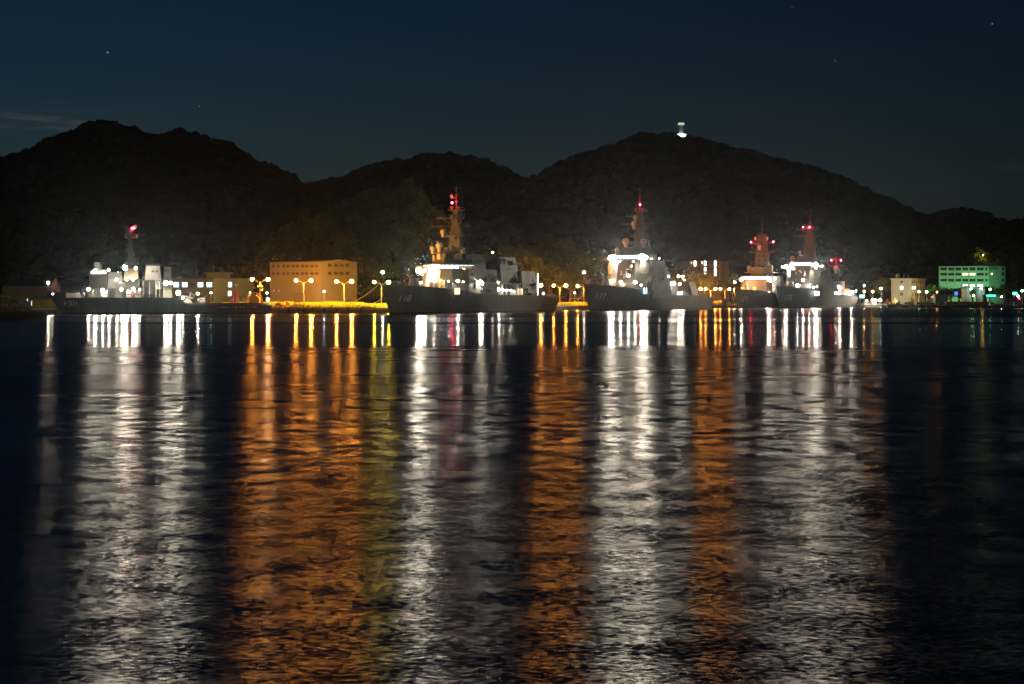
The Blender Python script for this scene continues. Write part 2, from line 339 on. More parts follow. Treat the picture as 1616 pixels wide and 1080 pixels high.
mound('grass_verge', [(Q2[0] + q2[0] * t - 1.8, Q2[1] + q2[1] * t, -q2[1], q2[0]) for t in np.linspace(2, q2l - 2, 40)], 18, .8, 13, dens=20)
mound('grass_verge', [(x, 910.5, 0, 1) for x in np.linspace(74, 105, 24)], 16, .9, 14, dens=25, gh=1.0)
mound('grass_bank_slope', [(x, 597 + .5 * math.sin(x), 0, 1) for x in np.linspace(-198, -128, 50)], 40, 3.0, 15, dens=30, gh=1.0)
tufts('grass', [(x, y, 1.6 + .6 * rng.rand()) for x, y in zip(-108 - 60 * rng.rand(5000), 380 + 190 * rng.rand(5000)) if x < np.interp(y, [375, 395, 430, 480, 540, 600], [-118, -110, -118, -128, -140, -156])], .8, 'leaf_dark', seed=8)

# ------------------------------------------------------------------ hills
def vnoise(x, y, seed):
    r = np.random.RandomState(seed); g = r.rand(64, 64); xi = np.floor(x).astype(int); yi = np.floor(y).astype(int); fx = x - xi; fy = y - yi
    fx = fx * fx * (3 - 2 * fx); fy = fy * fy * (3 - 2 * fy)
    G = lambda a, b: g[a % 64, b % 64]
    return (G(xi, yi) * (1 - fx) + G(xi + 1, yi) * fx) * (1 - fy) + (G(xi, yi + 1) * (1 - fx) + G(xi + 1, yi + 1) * fx) * fy
def fbm(x, y, seed, o=4): return sum(vnoise(x * 2 ** k, y * 2 ** k, seed + k) * .5 ** k for k in range(o)) / 2
def blob_template(seed, sub):
    mb = MB().ico((0, 0, 0), 1.0); V = np.array(mb.v); T = [tuple(f) for f in mb.f]
    for _ in range(sub):
        mid, nt, Vl = {}, [], list(map(tuple, V))
        def m2(a, b):
            k = (min(a, b), max(a, b))
            if k not in mid: p = (np.array(Vl[a]) + np.array(Vl[b])) / 2; p /= np.linalg.norm(p); mid[k] = len(Vl); Vl.append(tuple(p))
            return mid[k]
        for a, b, c in T:
            x, y, z = m2(a, b), m2(b, c), m2(c, a); nt += [(a, x, z), (b, y, x), (c, z, y), (x, y, z)]
        T = nt; V = np.array(Vl)
    r = np.random.RandomState(seed); V = V / np.linalg.norm(V, axis=1)[:, None]
    V = V * (0.72 + .55 * r.rand(len(V), 1)) * np.array([1, 1, .85])
    return V, np.array(T)
def leaf_template(seed, n, size):
    r = np.random.RandomState(seed); lumps = r.randn(9, 3); lumps /= np.linalg.norm(lumps, axis=1)[:, None]; lumps[:, 2] = np.abs(lumps[:, 2]) * .9 - .1
    lumps *= .55; k = r.randint(0, 9, n); d = r.randn(n, 3); d /= np.linalg.norm(d, axis=1)[:, None]
    C = lumps[k] + d * (.30 + .22 * r.rand(n, 1))
    a = r.randn(n, 3); a /= np.linalg.norm(a, axis=1)[:, None]; b = np.cross(a, r.randn(n, 3)); b /= np.linalg.norm(b, axis=1)[:, None]
    s = size * (.6 + .8 * r.rand(n, 1)); V = np.empty((n, 4, 3)); V[:, 0] = C - a * s - b * s * .6; V[:, 1] = C + a * s - b * s * .5; V[:, 2] = C + a * s * .8 + b * s * .6; V[:, 3] = C - a * s * .7 + b * s * .5
    return V.reshape(-1, 3), np.arange(4 * n).reshape(-1, 4)
BLOB = [blob_template(s, 1) for s in range(5)]; BLOB2 = [blob_template(s + 20, 2) for s in range(5)]
LEAF = [leaf_template(s, 170, .11) for s in range(4)]
def scatter(templates, P_, R_, seed):
    r = np.random.RandomState(seed); Vs, Ts, off = [], [], 0
    for t, (V, T) in enumerate(templates):
        sel = np.arange(len(P_)) % len(templates) == t
        if not sel.any(): continue
        p, rad = P_[sel], R_[sel]; a = r.rand(len(p)) * 6.28; c, s = np.cos(a), np.sin(a); hs = .8 + .5 * r.rand(len(p))
        X = (V[None, :, 0] * c[:, None] - V[None, :, 1] * s[:, None]) * rad[:, None] + p[:, 0:1]
        Y = (V[None, :, 0] * s[:, None] + V[None, :, 1] * c[:, None]) * rad[:, None] + p[:, 1:2]
        Z = V[None, :, 2] * (rad * hs)[:, None] + p[:, 2:3]
        Vs.append(np.stack([X, Y, Z], -1).reshape(-1, 3)); Ts.append((T[None] + (np.arange(len(p)) * len(V))[:, None, None] + off).reshape(-1, T.shape[1])); off += len(p) * len(V)
    return np.concatenate(Vs), np.concatenate(Ts)
def hill(name, prof, Yr, Yb, mat, crown, count, seed, templates, zb=GZ, back=500, crown_mat=None, pw=1.15, rough=.12):
    px = np.array([p[0] for p in prof], float); py = np.array([p[1] for p in prof], float)
    nu, nv = 140, 30; us = np.linspace(px[0], px[-1], nu)
    rz = H + (HZ - (np.interp(us, px, py))) / F * Yr - crown * 1.0
    def surf(u, v):                                    # u: column, v: 0 at the foot, 1 on the ridge, 1.5 down the far side
        z = np.interp(u, us, rz); Y = np.where(v <= 1, Yb + (Yr - Yb) * v, Yr + (v - 1) * back * 2)
        prof_ = np.where(v <= 1, np.clip(v, 0, 1) ** pw, 1 - (np.clip(v, 1, 2) - 1) ** 1.3 * 1.6)
        X = (u - CX) / F * Yr * (.25 + .75 * (Y / Yr)) if False else (u - CX) / F * Y
        bump = fbm(X * .011 + seed, Y * .011, seed) - .5; env = np.clip(1 - np.abs(v - .5) * 2, 0, 1)
        return X, Y, zb + (z - zb) * prof_ + bump * env * rough * 2.2 * np.maximum(z - zb, 1)
    U, Vv = np.meshgrid(us, np.r_[np.linspace(0, 1, nv), np.linspace(1.08, 1.5, 6)]); X, Y, Z = surf(U, Vv)
    rows = U.shape[0]; V = np.stack([X, Y, Z], -1).reshape(-1, 3)
    T = [(j * nu + i, j * nu + i + 1, (j + 1) * nu + i + 1, (j + 1) * nu + i) for j in range(rows - 1) for i in range(nu - 1)]
    o = np_mesh('hills', V, T, 'soil', smooth=True); tag(o, kind='structure')
    r = np.random.RandomState(seed); u = us[0] + (us[-1] - us[0]) * r.rand(count); v = np.minimum(r.rand(count) ** .8 * 1.08, 1.06)
    ridge = r.rand(count) < .22; v = np.where(ridge, 1 - .05 * r.rand(count), v)
    X, Y, Z = surf(u, v); R_ = crown * (.65 + .75 * r.rand(count)) * (.55 + .45 * Y / Yr)
    V, T = scatter(templates, np.stack([X, Y, Z + R_ * .25], -1), R_, seed)
    o = np_mesh('forest', V, T, crown_mat or mat); tag(o, kind='stuff')
hill('left', [(-60, 262), (0, 252), (25, 249), (45, 242), (65, 234), (75, 227), (100, 214), (120, 205), (150, 199), (180, 198), (205, 204), (225, 213), (240, 219), (262, 215), (280, 209), (300, 214), (325, 221), (345, 224), (365, 234), (385, 245), (405, 259), (425, 264), (440, 270), (455, 280), (468, 292), (490, 302), (540, 345), (600, 400), (660, 440)],
     1330, 790, 'leaf_dark', 5.2, 3300, 31, BLOB2)
hill('mid', [(380, 330), (430, 300), (480, 293), (500, 292), (520, 288), (545, 281), (570, 269), (600, 261), (640, 256), (670, 248), (710, 244), (740, 249), (770, 258), (800, 269), (815, 281), (832, 288), (880, 330), (960, 400)],
     2200, 1350, 'leaf_far', 7, 2600, 47, BLOB2)
hill('main', [(740, 330), (800, 300), (832, 289), (850, 279), (880, 261), (910, 247), (950, 236), (980, 226), (1005, 215), (1020, 212), (1040, 215), (1050, 211), (1075, 216), (1100, 219), (1130, 228), (1165, 237), (1200, 244), (1240, 255), (1280, 265), (1320, 278), (1350, 291), (1380, 306), (1420, 325), (1450, 338), (1470, 343), (1540, 372), (1640, 395)],
     3000, 1500, 'leaf_far', 8, 6500, 53, BLOB)
hill('right_far', [(1400, 352), (1440, 345), (1470, 339), (1500, 332), (1530, 331), (1555, 337), (1570, 346), (1590, 351), (1616, 353), (1700, 357)],
     4100, 3100, 'leaf_far', 9, 2200, 59, BLOB)
hill('right_near', [(1330, 445), (1370, 425), (1410, 398), (1450, 372), (1500, 356), (1560, 352), (1620, 350), (1690, 345)],
     1900, 1240, 'leaf_dark', 6, 1500, 61, BLOB2)
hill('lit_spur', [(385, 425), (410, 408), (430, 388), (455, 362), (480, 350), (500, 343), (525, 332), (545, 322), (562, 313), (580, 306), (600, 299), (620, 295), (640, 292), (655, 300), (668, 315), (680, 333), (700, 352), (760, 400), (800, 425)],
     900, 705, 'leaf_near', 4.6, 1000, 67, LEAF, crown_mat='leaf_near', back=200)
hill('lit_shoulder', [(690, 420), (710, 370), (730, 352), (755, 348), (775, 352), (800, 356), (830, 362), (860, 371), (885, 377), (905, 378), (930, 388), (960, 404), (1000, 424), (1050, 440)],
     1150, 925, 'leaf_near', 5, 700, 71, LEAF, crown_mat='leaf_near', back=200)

# ------------------------------------------------------------------ single trees
LT = [leaf_template(s + 50, 620, .075) for s in range(3)]
TREES = []
for k in range(3):
    name = 'broadleaf_tree'; t = thing(name, '', 'tree', (0, 0, 0))
    mb = MB().tube((0, 0, 0), (.03, 0, .36), .045, .03, 7)
    for i in range(6):
        a = i * 1.05 + k; mb.tube((.03, 0, .30 + .02 * i), (.24 * math.cos(a), .24 * math.sin(a), .52 + .05 * (i % 3)), .018, .006, 5)
    mb.build('trunk', 'bark', t)
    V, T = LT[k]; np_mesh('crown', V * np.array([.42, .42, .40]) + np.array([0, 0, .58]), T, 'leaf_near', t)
    TREES.append(t)
tree_used = [False] * 3
def tree(px, py_top, Y, label, wide=1.0, mat=None, base=GZ, group='trees behind the quay'):
    k = R.randrange(3); hgt = (H + (HZ - py_top) / F * Y - base) / .98; x, y = XY(px, Y)
    if not tree_used[k]: t = TREES[k]; tree_used[k] = True; t['label'] = label; t.location = (x, y, base); t.rotation_euler = (0, 0, R.random() * 6)
    else: t = dup(TREES[k], (x, y, base), R.random() * 6, label)
    t.scale = (hgt * wide, hgt * wide, hgt); t['group'] = group
    return t
TREE_SPECS = [
    (1486, 451, 1062, 'dark bush hiding the lower left corner of the green lit block', 1.5), (1500, 453, 1060, 'dark bush in front of the second window bay of the green lit block', 1.5), (1514, 452, 1062, 'dark bush just left of the left dome tank', 1.5), (1535, 452.5, 1060, 'dark bush showing between the two dome tanks', 1.5), (1557, 454, 1060, 'dark bush right of the right dome tank', 1.4), (1477, 455, 1058, 'dark bush behind the orange lit hut', 1.4),
    (762, 366, 905, 'broad dark tree standing behind the mast of the ship numbered 118', 1.1), (782, 384, 850, 'rounded tree directly behind the aft funnel of the ship numbered 118', 1.0),
    (806, 380, 860, 'bushy tree behind the hangar block of the ship numbered 118', 1.0), (829, 392, 840, 'tree just right of the pale hangar block of the ship numbered 118', .9),
    (852, 384, 900, 'orange lit tree above the left lamps between ships 118 and 177', 1.1), (878, 372, 930, 'tallest tree behind the lamp row between the ships 118 and 177', 1.1),
    (905, 386, 900, 'tree over the right lamps of the row between the ships 118 and 177', 1.1), (932, 396, 930, 'green tree just left of the floodlit bridge of the ship numbered 177', 1.0),
    (868, 412, 850, 'low orange lit tree right behind the lamp row beside the stern of ship 118', 1.1), (900, 418, 850, 'low tree behind the two-headed lamp beside the bow of ship 177', 1.1),
    (1062, 416, 960, 'dark tree in front of the left end of the tan block with bright stair windows', 1.0), (1083, 420, 955, 'round tree hiding the lower left of the tan block with bright stair windows', 1.1),
    (1104, 424, 960, 'dark tree under the middle stair windows of the tan block', 1.0), (1122, 434, 985, 'tree below the right stair windows of the tan block', 1.1),
    (1152, 428, 1050, 'tree just right of the tan block with bright stair windows', 1.0), (1172, 440, 1100, 'dim tree behind the left bridge lamp of the ship with the lattice mast', 1.0),
    (1392, 436, 1120, 'tree at the left edge of the cream building with rooftop tanks', 1.0), (1376, 441, 1150, 'tree left of the cream building behind the pier lights', 1.1),
    (1469, 446, 1090, 'dark tree in the gap between the cream building and the green lit block', .9), (1596, 444, 1050, 'bright green lit tree at the right end of the green lit block', 1.3),
    (1562, 449, 1020, 'green lit leafy tree in front of the right part of the green lit block', 1.2), (1582, 452, 1010, 'green lit bush below the right corner of the green lit block', 1.3),
    (1613, 452, 1010, 'green lit tree at the far right edge of the photo', 1.1), (1548, 388, 1180, 'tree lit yellow by the lone lamp on the slope above the green lit block', .9),
    (1520, 461, 1010, 'low green tree behind the blue square sign', 1.1), (1494, 464, 1010, 'small green tree beside the orange lit hut', 1.2),
    (1600, 400, 1200, 'dim tree on the slope at the right, lowest of the two near the frame edge', 1.0), (1612, 372, 1230, 'faintly lit tall tree on the slope at the right frame edge', .9),
    (545, 472, 628, 'dark shrub at the foot of the tan warehouse gable beside the quay grass', 2.6), (300, 462, 640, 'dark bush below the lit windows of the olive two-storey office', 2.2),
    (318, 466, 628, 'second dark bush right of the olive office entrance lamp', 2.2), (370, 466, 640, 'dark bush behind the red tripod frame', 2.2),
    (56, 464, 612, 'dark bush on the grass left of the gabled pink canvas', 2.4), (16, 462, 600, 'black bush at the left frame edge above the grass bank', 2.6), (32, 466, 600, 'dark bush just above the white cabinets', 2.2),
    (4, 463, 590, 'dark spreading bush cut by the left frame edge', 2.4), (70, 462, 610, 'rounded bush touching the bow of the ship numbered 4301', 2.2),
]
for px, py, Y, lab, wd in TREE_SPECS: tree(px, py, Y, lab, wd)
# ------------------------------------------------------------------ ships
class Ship:
    """Local frame: x = u metres aft of the stem at the waterline, y = -v (v to port, the side seen here), z up from the water."""
    def __init__(s, px0, Y0, L, hb, px1, name, label, cat, theta=None, group=None):
        s.bx, s.by = XY(px0, Y0); s.L, s.hb = L, hb
        if theta is None:
            k1 = (px1 - CX) / F; lo, hi = math.radians(2), math.radians(100)
            for _ in range(60):
                th = (lo + hi) / 2; x = s.bx + L * math.sin(th) + hb * math.cos(th); y = s.by + L * math.cos(th) - hb * math.sin(th)
                if x / y < k1: lo = th
                else: hi = th
            theta = th
        s.th = theta; s.dx, s.dy = math.sin(theta), math.cos(theta); s.nx, s.ny = s.dy, -s.dx
        s.root = thing(name, label, cat, (s.bx, s.by, 0), math.pi / 2 - theta, group)
    def pv(s, px, py, v):                 # (u, z) of a pixel on the lengthwise plane v
        k = (px - CX) / F; u = (k * (s.by + v * s.ny) - (s.bx + v * s.nx)) / (s.dx - k * s.dy)
        Y = s.by + u * s.dy + v * s.ny; return u, H + (HZ - py) / F * Y
    def pu(s, px, py, u):                 # (v, z) of a pixel on the crosswise plane u
        k = (px - CX) / F; v = (k * (s.by + u * s.dy) - (s.bx + u * s.dx)) / (s.nx - k * s.ny)
        Y = s.by + u * s.dy + v * s.ny; return v, H + (HZ - py) / F * Y
    def V(s, px, py, v): u, z = s.pv(px, py, v); return (u, -v, z)
    def U(s, px, py, u): v, z = s.pu(px, py, u); return (u, -v, z)
    def z(s, py, u, v=0): Y = s.by + u * s.dy + v * s.ny; return H + (HZ - py) / F * Y
    # hull -------------------------------------------------------------
    def hull(s, deck, rake, mat, fine=.34, finew=.46, sternd=.90, sternw=.80, step=None, trans=1.5):
        s.deck = deck; s.rake = rake
        zd = lambda u: float(np.interp(u, [d[0] for d in deck], [d[1] for d in deck])); s.zd = zd
        zf = [-1 / 8, 0, .12, .3, .5, .7, .86, 1.0]
        def half(t, f):
            f = max(f, 0); fd = 1 - (1 - min(1, t / fine)) ** 2.1; fw = 1 - (1 - min(1, t / finew)) ** 1.55
            ad = 1 - (1 - sternd) * max(0, (t - .7) / .3) ** 2; aw = 1 - (1 - sternw) * max(0, (t - .62) / .38) ** 2
            return s.hb * ((fw * aw) * (1 - f ** 1.25) * .97 + fd * ad * f ** 1.25)
        s.half = half
        n = 64; T_ = [(i / n) ** 1.25 for i in range(n + 1)]
        mb = MB(); grid = {}
        z0 = zd(0)
        def pt(t, f, side):
            L = s.L + trans * max(f, 0); ud = -rake * max(f, 0) ** 1.15 + (L + rake * max(f, 0) ** 1.15) * t
            return (ud, -side * half(t, f), zd(max(ud, -rake)) * f if f > 0 else f * 8)
        s.pt = pt
        for side in (1, -1):
            vs = [pt(t, f, side) for t in T_ for f in zf]; m = len(zf)
            fs = [(i * m + j, (i + 1) * m + j, (i + 1) * m + j + 1, i * m + j + 1) for i in range(n) for j in range(m - 1)]
            if side < 0: fs = [f[::-1] for f in fs]
            mb.add(vs, fs, 0)
        a = [pt(1, f, 1) for f in zf] + [pt(1, f, -1) for f in zf[::-1]]; mb.add(a, [tuple(range(len(a)))], 0)
        vs = [pt(t, 1, sd) for t in T_ for sd in (1, -1)]
        vs = [(x, y, z - .03) for x, y, z in vs]; mb.add(vs, [(2 * i, 2 * i + 1, 2 * i + 3, 2 * i + 2) for i in range(n)], 1)
        o = mb.build('hull', [mat, 'deck'], s.root); return o
    def side_uv(s, u, zz):                # point on the port hull skin at u, height zz
        zdk = s.zd(u); f = min(1, max(0, zz / zdk)); r = s.rake * f ** 1.15; t = (u + r) / (s.L + 1.5 * f + r); return (u, -(s.half(max(t, 0), f) + .05), zz)
    def number(s, text, px0, px1, py0, py1, slant=0.25, w=.16):
        D = {'0': [[(0, 0), (1, 0), (1, 1), (0, 1), (0, 0)]], '1': [[(.5, 0), (.5, 1)]], '3': [[(0, 1), (1, 1), (1, 0), (0, 0)], [(.2, .5), (1, .5)]],
             '4': [[(.75, 0), (.75, 1), (0, .35), (1, .35)]], '5': [[(1, 1), (0, 1), (0, .55), (1, .55), (1, 0), (0, 0)]], '7': [[(0, 1), (1, 1), (.4, 0)]],
             '8': [[(0, 0), (1, 0), (1, 1), (0, 1), (0, 0)], [(0, .5), (1, .5)]], '2': [[(0, 1), (1, 1), (1, .5), (0, .5), (0, 0), (1, 0)]]}
        # find u range: the skin's half-breadth depends on u, so iterate
        def solve(px, py):
            v = s.hb * .5
            for _ in range(12): u, z = s.pv(px, py, v); v = .5 * v + .5 * -s.side_uv(max(u, .5), z)[1]
            return u, z
        (ua, z0), (ub, _) = solve(px0, py1), solve(px1, py1); _, z1 = solve(px0, py0); n = len(text); cw = (ub - ua) / n
        hw = w
        for i, ch in enumerate(text):
            mb = MB()
            for line in D[ch]:
                for (x0, y0), (x1, y1) in zip(line[:-1], line[1:]):
                    k = 6; prev = None
                    dx, dy = x1 - x0, y1 - y0; W = cw * .62; Hh = z1 - z0; l = math.hypot(dx * W, dy * Hh); ox, oy = -dy * Hh / l * hw, dx * W / l * hw
                    ox = ox * (1.0 + abs(cw) * .35)
                    for j in range(k + 1):
                        x, y = x0 + dx * j / k, y0 + dy * j / k
                        u = ua + cw * (i + .15) + x * W; z = z0 + y * Hh
                        a, b = s.side_uv(u - ox, z - oy), s.side_uv(u + ox, z + oy)
                        if prev: mb.add([prev[0], a, b, prev[1]], [(0, 1, 2, 3)])
                        prev = (a, b)
            mb.build('hull_digit', 'number', s.root)
    # fittings -----------------------------------------------------------
    def lamp(s, p, r=.45, mat='warm', out=(-.93, -.36), dome=.14):
        """a floodlight: a shallow lens facing out and a little down, in a housing that keeps light off the ship behind it"""
        l = math.hypot(*out); d = Vector((out[0] / l, out[1] / l, -.22)).normalized(); x = d.cross(Vector((0, 0, 1))).normalized(); y = d.cross(x); c = Vector(p); n = 9
        ring = lambda k, off: [c + x * (r * k * math.cos(2 * math.pi * i / n)) + y * (r * k * math.sin(2 * math.pi * i / n)) + d * off for i in range(n)]
        vs = [c + d * (r * dome)] + ring(.55, r * dome * .8) + ring(1.0, 0); mb = MB()
        fs = [(0, 1 + (i + 1) % n, 1 + i) for i in range(n)] + [(1 + i, 1 + (i + 1) % n, 1 + n + (i + 1) % n, 1 + n + i) for i in range(n)]
        f0 = fs[0]; nn = (vs[f0[1]] - vs[f0[0]]).cross(vs[f0[2]] - vs[f0[0]])
        if nn.dot(d) < 0: fs = [f[::-1] for f in fs]
        mb.add(vs, fs, 0)
        vs = ring(1.04, .02) + ring(.6, -r * .7); mb.add(vs, [(i, (i + 1) % n, n + (i + 1) % n, n + i) for i in range(n)] + [tuple(range(n, 2 * n))], 1)
        mb.tube(c - d * (r * .7), c - d * (r * 1.5) - Vector((0, 0, .1)), .08, n=5, mi=1)
        return mb.build('floodlight', [mat, 'pole'], s.root)
    def rail(s, u0, u1, side=1, h=1.1, step=2.0, inset=.15):
        mb = MB(); n = max(2, int((u1 - u0) / step)); prev = None
        for i in range(n + 1):
            u = u0 + (u1 - u0) * i / n; zz = s.zd(u); r = s.rake; t = (u + r) / (s.L + 1.5 + r); y = -side * (s.half(max(0, min(1, t)), 1) - inset)
            a, b = (u, y, zz), (u, y, zz + h); mb.tube(a, b, .04, n=4)
            if prev:
                for k in (.35, .7, 1.0): mb.tube((prev[0], prev[1], prev[2] + h * k), (u, y, zz + h * k), .022 if k < 1 else .035, n=4)
            prev = a
        return mb.build('railing', 'light', s.root)
    def block(s, name, poly, z0, z1, mat='grey', top=None, parent=None):     # poly in (u, v)
        return MB().prism([(u, -v) for u, v in poly], z0, z1, [(u, -v) for u, v in top] if top else None).build(name, mat, parent or s.root)
    def octo(s, u0, u1, v, c, nose=0):                       # chamfered plan, bow end at u0
        return [(u0, -v + c), (u0 - nose, 0), (u0, v - c), (u0 + c * .8, v), (u1 - c * .3, v), (u1, v - c * .4), (u1, -v + c * .4), (u1 - c * .3, -v), (u0 + c * .8, -v)]
    def mast(s, u, zb, zt, wb, wt, top_py, yards, platforms, domes, reds, lattice=False, leg=.18):
        """yards: (py, px_left, px_right); platforms: (py, halfwidth m); domes: (px, py, r, du); reds: (px, py)"""
        side = s.th > 1.0                       # a ship seen broadside: its mast fittings spread fore and aft
        def spot(px, py, uu):
            if side: a, zz = s.pv(px, py, 0); return a, 0.0, zz
            v, zz = s.pu(px, py, uu); return uu, v, zz
        if lattice:
            mb = MB(); c = [(-1, -1), (1, -1), (1, 1), (-1, 1)]; n = 7
            P_ = lambda k, i: (u + c[i][0] * (wb + (wt - wb) * k / n) * .8 + (k / n) * wb * .3, c[i][1] * (wb + (wt - wb) * k / n), zb + (zt - zb) * k / n)
            for i in range(4):
                mb.tube(P_(0, i), P_(n, i), leg, n=5)
                for k in range(n):
                    j = (i + 1) % 4; mb.tube(P_(k, i), P_(k + 1, j), leg * .55, n=4); mb.tube(P_(k, j), P_(k + 1, i), leg * .55, n=4); mb.tube(P_(k + 1, i), P_(k + 1, j), leg * .6, n=4)
            mb.box(u - wt * .6, u + wt * .6, -wt * .6, wt * .6, zb + (zt - zb) * .1, zt)
        else:
            mb = MB().prism([(u - wb, -wb), (u + wb, -wb), (u + wb, wb), (u - wb, wb)], zb, zt, [(u - wt, -wt), (u + wt, -wt), (u + wt, wt), (u - wt, wt)])
            for k in range(5):
                zz = zb + (zt - zb) * (k + .5) / 5.2; w_ = wb + (wt - wb) * (k + .5) / 5.2; mb.box(u - w_ * 1.1, u + w_ * 1.1, -w_ * 1.1, w_ * 1.1, zz, zz + .25)
                mb.tube((u - w_ * 1.2, w_ * 1.2, zb), (u - w_ * .7, w_ * 1.2, zz + 3), .07, n=4)
            for sd in (-1, 1): mb.tube((u + wb * 3, sd * wb * 1.3, zb), (u + wt, sd * wt, zt - 3), .22, .15, n=6)
        r_ = random.Random(int(zb * 7)); g_ = min(1, wb / 2.2)
        for _ in range(60):
            k = r_.random() ** .7; zz = zb + (zt - zb) * k; w_ = (wb + (wt - wb) * k); sx_, sy_ = r_.choice([(1, r_.uniform(-1, 1)), (-1, r_.uniform(-1, 1)), (r_.uniform(-1, 1), 1), (r_.uniform(-1, 1), -1)])
            c_ = (u + sx_ * w_ * 1.05, sy_ * w_ * 1.05, zz); q = r_.random()
            if q < .4: mb.cbox(c_, g_ * r_.uniform(.4, 1.6), g_ * r_.uniform(.4, 1.6), g_ * r_.uniform(.3, 1.4))
            elif q < .7: mb.tube(c_, (c_[0] + sx_ * .9 * g_, c_[1] + sy_ * .9 * g_, zz), .07, n=4).tube((c_[0] + sx_ * .9 * g_, c_[1] + sy_ * .9 * g_, zz - .3), (c_[0] + sx_ * .9 * g_, c_[1] + sy_ * .9 * g_, zz + g_ * r_.uniform(.6, 1.8)), .06, n=4)
            else: mb.lathe((c_[0], c_[1], zz), [(.25 * g_, 0), (.45 * g_, .3), (.35 * g_, .7)], 7)
        mb.build('mast', 'pole', s.root)
        zp = s.z(top_py, u)
        mb = MB().tube((u, 0, zt - .3), (u, 0, zp), .30, .09, 6); mb.box(u - .15, u + .15, -.9, .9, zp - .5, zp - .3); mb.lathe((u, 0, zt + (zp - zt) * .35), [(.5, 0), (.7, .3), (.5, .7)], 8); mb.lathe((u, 0, zt + (zp - zt) * .62), [(.3, 0), (.5, .2), (.3, .5)], 8)
        mb.tube((u, 0, zp), (u, 0, zp + .8), .04, n=4)
        mb.build('mast_pole', 'pole', s.root)
        for py, xl, xr in yards:
            (ul, vl, z1), (ur, vr, _) = spot(xl, py, u), spot(xr, py, u); mb = MB().tube((ul, -vl, z1), (ur, -vr, z1), .16 if not side else .1, n=5); q = .5 if side else 1
            if side: mb.tube((u, -2.4, z1), (u, 2.4, z1), .09, n=5)
            for ue_, vv in ((ul, vl), (ur, vr)):
                L_ = lambda k: (u + (ue_ - u) * k, -vv * k)
                mb.tube((*L_(.85), z1), (*L_(.2), z1 - 1.6 * q), .08 * q, n=4); mb.tube((*L_(.97), z1 - .1), (*L_(.97), z1 + 1.5 * q), .07 * q, n=4); mb.tube((*L_(.7), z1), (*L_(.7), z1 + .8 * q), .05, n=4)
                mb.ball((*L_(.9), z1 + .3 * q), .22 * q, 6, 4)
                mb.tube((*L_(.93), z1), (L_(.93)[0] + .5 * q, L_(.93)[1], zb - .5), .025, n=3)
            mb.build('yardarm', 'pole', s.root)
        for py, hw in platforms:
            zz = s.z(py, u); mb = MB().box(u - hw, u + hw, -hw, hw, zz, zz + .22)
            for a in (-1, 1):
                for b_ in (-1, 1): mb.tube((u + a * hw * .95, b_ * hw * .95, zz), (u + a * hw * .95, b_ * hw * .95, zz + 1.1), .05, n=4)
                mb.tube((u - hw * .95, a * hw * .95, zz + 1.1), (u + hw * .95, a * hw * .95, zz + 1.1), .04, n=4); mb.tube((u + a * hw * .95, -hw * .95, zz + 1.1), (u + a * hw * .95, hw * .95, zz + 1.1), .04, n=4)
                mb.cbox((u - hw * .5, a * hw * .6, zz + .2), .9, .8, 1.2)
            mb.build('mast_platform', 'pole', s.root)
        for px, py, r, du in domes:
            ux, v, zz = spot(px, py, u + du); mb = MB().ball((ux, -v, zz), r, 12, 8); mb.lathe((ux, -v, zz - r * 1.9), [(r * .5, 0), (r * .6, r * .9), (r * .75, r * 1.2)], 8)
            mb.tube((ux, -v, zz - r * 1.6), (u, 0, zz - r * 1.6), .12, n=4); mb.build('radome', 'panel', s.root, smooth=True)
        for px, py in reds:
            ux, v, zz = spot(px, py, u - 2.2); MB().ico((ux, -v, zz), .30 if not side else .26, 0).tube((ux, -v, zz - .9), (u, -v * .6, zz - .9), .06, n=4, mi=1).tube((ux, -v, zz - .9), (ux, -v, zz - .2), .08, n=4, mi=1).build('red_signal_light', ['redl', 'pole'], s.root)
    def windows(s, poly, z0, z1, n_per_m=.62, mat='wcyan', name='bridge_windows', gap=.25, parent=None):
        """a row of panes standing 4 cm proud along the open polyline poly of (u, v)"""
        mb = MB()
        for (a, b), (c, d) in zip(poly[:-1], poly[1:]):
            l = math.hypot(c - a, d - b); n = max(1, round(l * n_per_m)); nx, ny = (d - b) / l, -(c - a) / l
            if nx * (a + c) / 2 - 0 > 0 and False: pass
            for i in range(n):
                t0, t1 = (i + gap / 2) / n, (i + 1 - gap / 2) / n
                q = [(a + (c - a) * t + sgn * .0, b + (d - b) * t) for t in (t0, t1) for sgn in (1,)]
                o = .06; cu, cv = s.cen; mx_, my_ = (a + c) / 2 - cu, (b + d) / 2 - cv; sg = 1 if nx * mx_ + ny * my_ > 0 else -1
                (x0, y0), (x1, y1) = [(x + nx * o * sg, y + ny * o * sg) for x, y in q]
                mb.add([(x0, -y0, z0), (x1, -y1, z0), (x1, -y1, z1), (x0, -y0, z1)], [(0, 1, 2, 3)])
        return mb.build(name, mat, parent or s.root)
    def ellipse(s, c, n_uv, w, h, mat='panel', name='radar_panel', k=16, oct_=False):
        nx, ny = n_uv; l = math.hypot(nx, ny); nx, ny = nx / l, ny / l; tx, ty = -ny, nx; mb = MB(); vs = []
        for off in (.0, .14):
            for i in range(k):
                a = 2 * math.pi * (i + .5) / k; ca, sa = math.cos(a), math.sin(a); e = .55
                ca = math.copysign(abs(ca) ** e, ca); sa = math.copysign(abs(sa) ** e, sa)
                vs.append((c[0] + tx * w * ca + nx * off, -(c[1] + ty * w * ca + ny * off), c[2] + h * sa))
        mb.add(vs, [tuple(range(k)), tuple(range(k, 2 * k))] + [(i, (i + 1) % k, k + (i + 1) % k, k + i) for i in range(k)])
        return mb.build(name, mat, s.root)
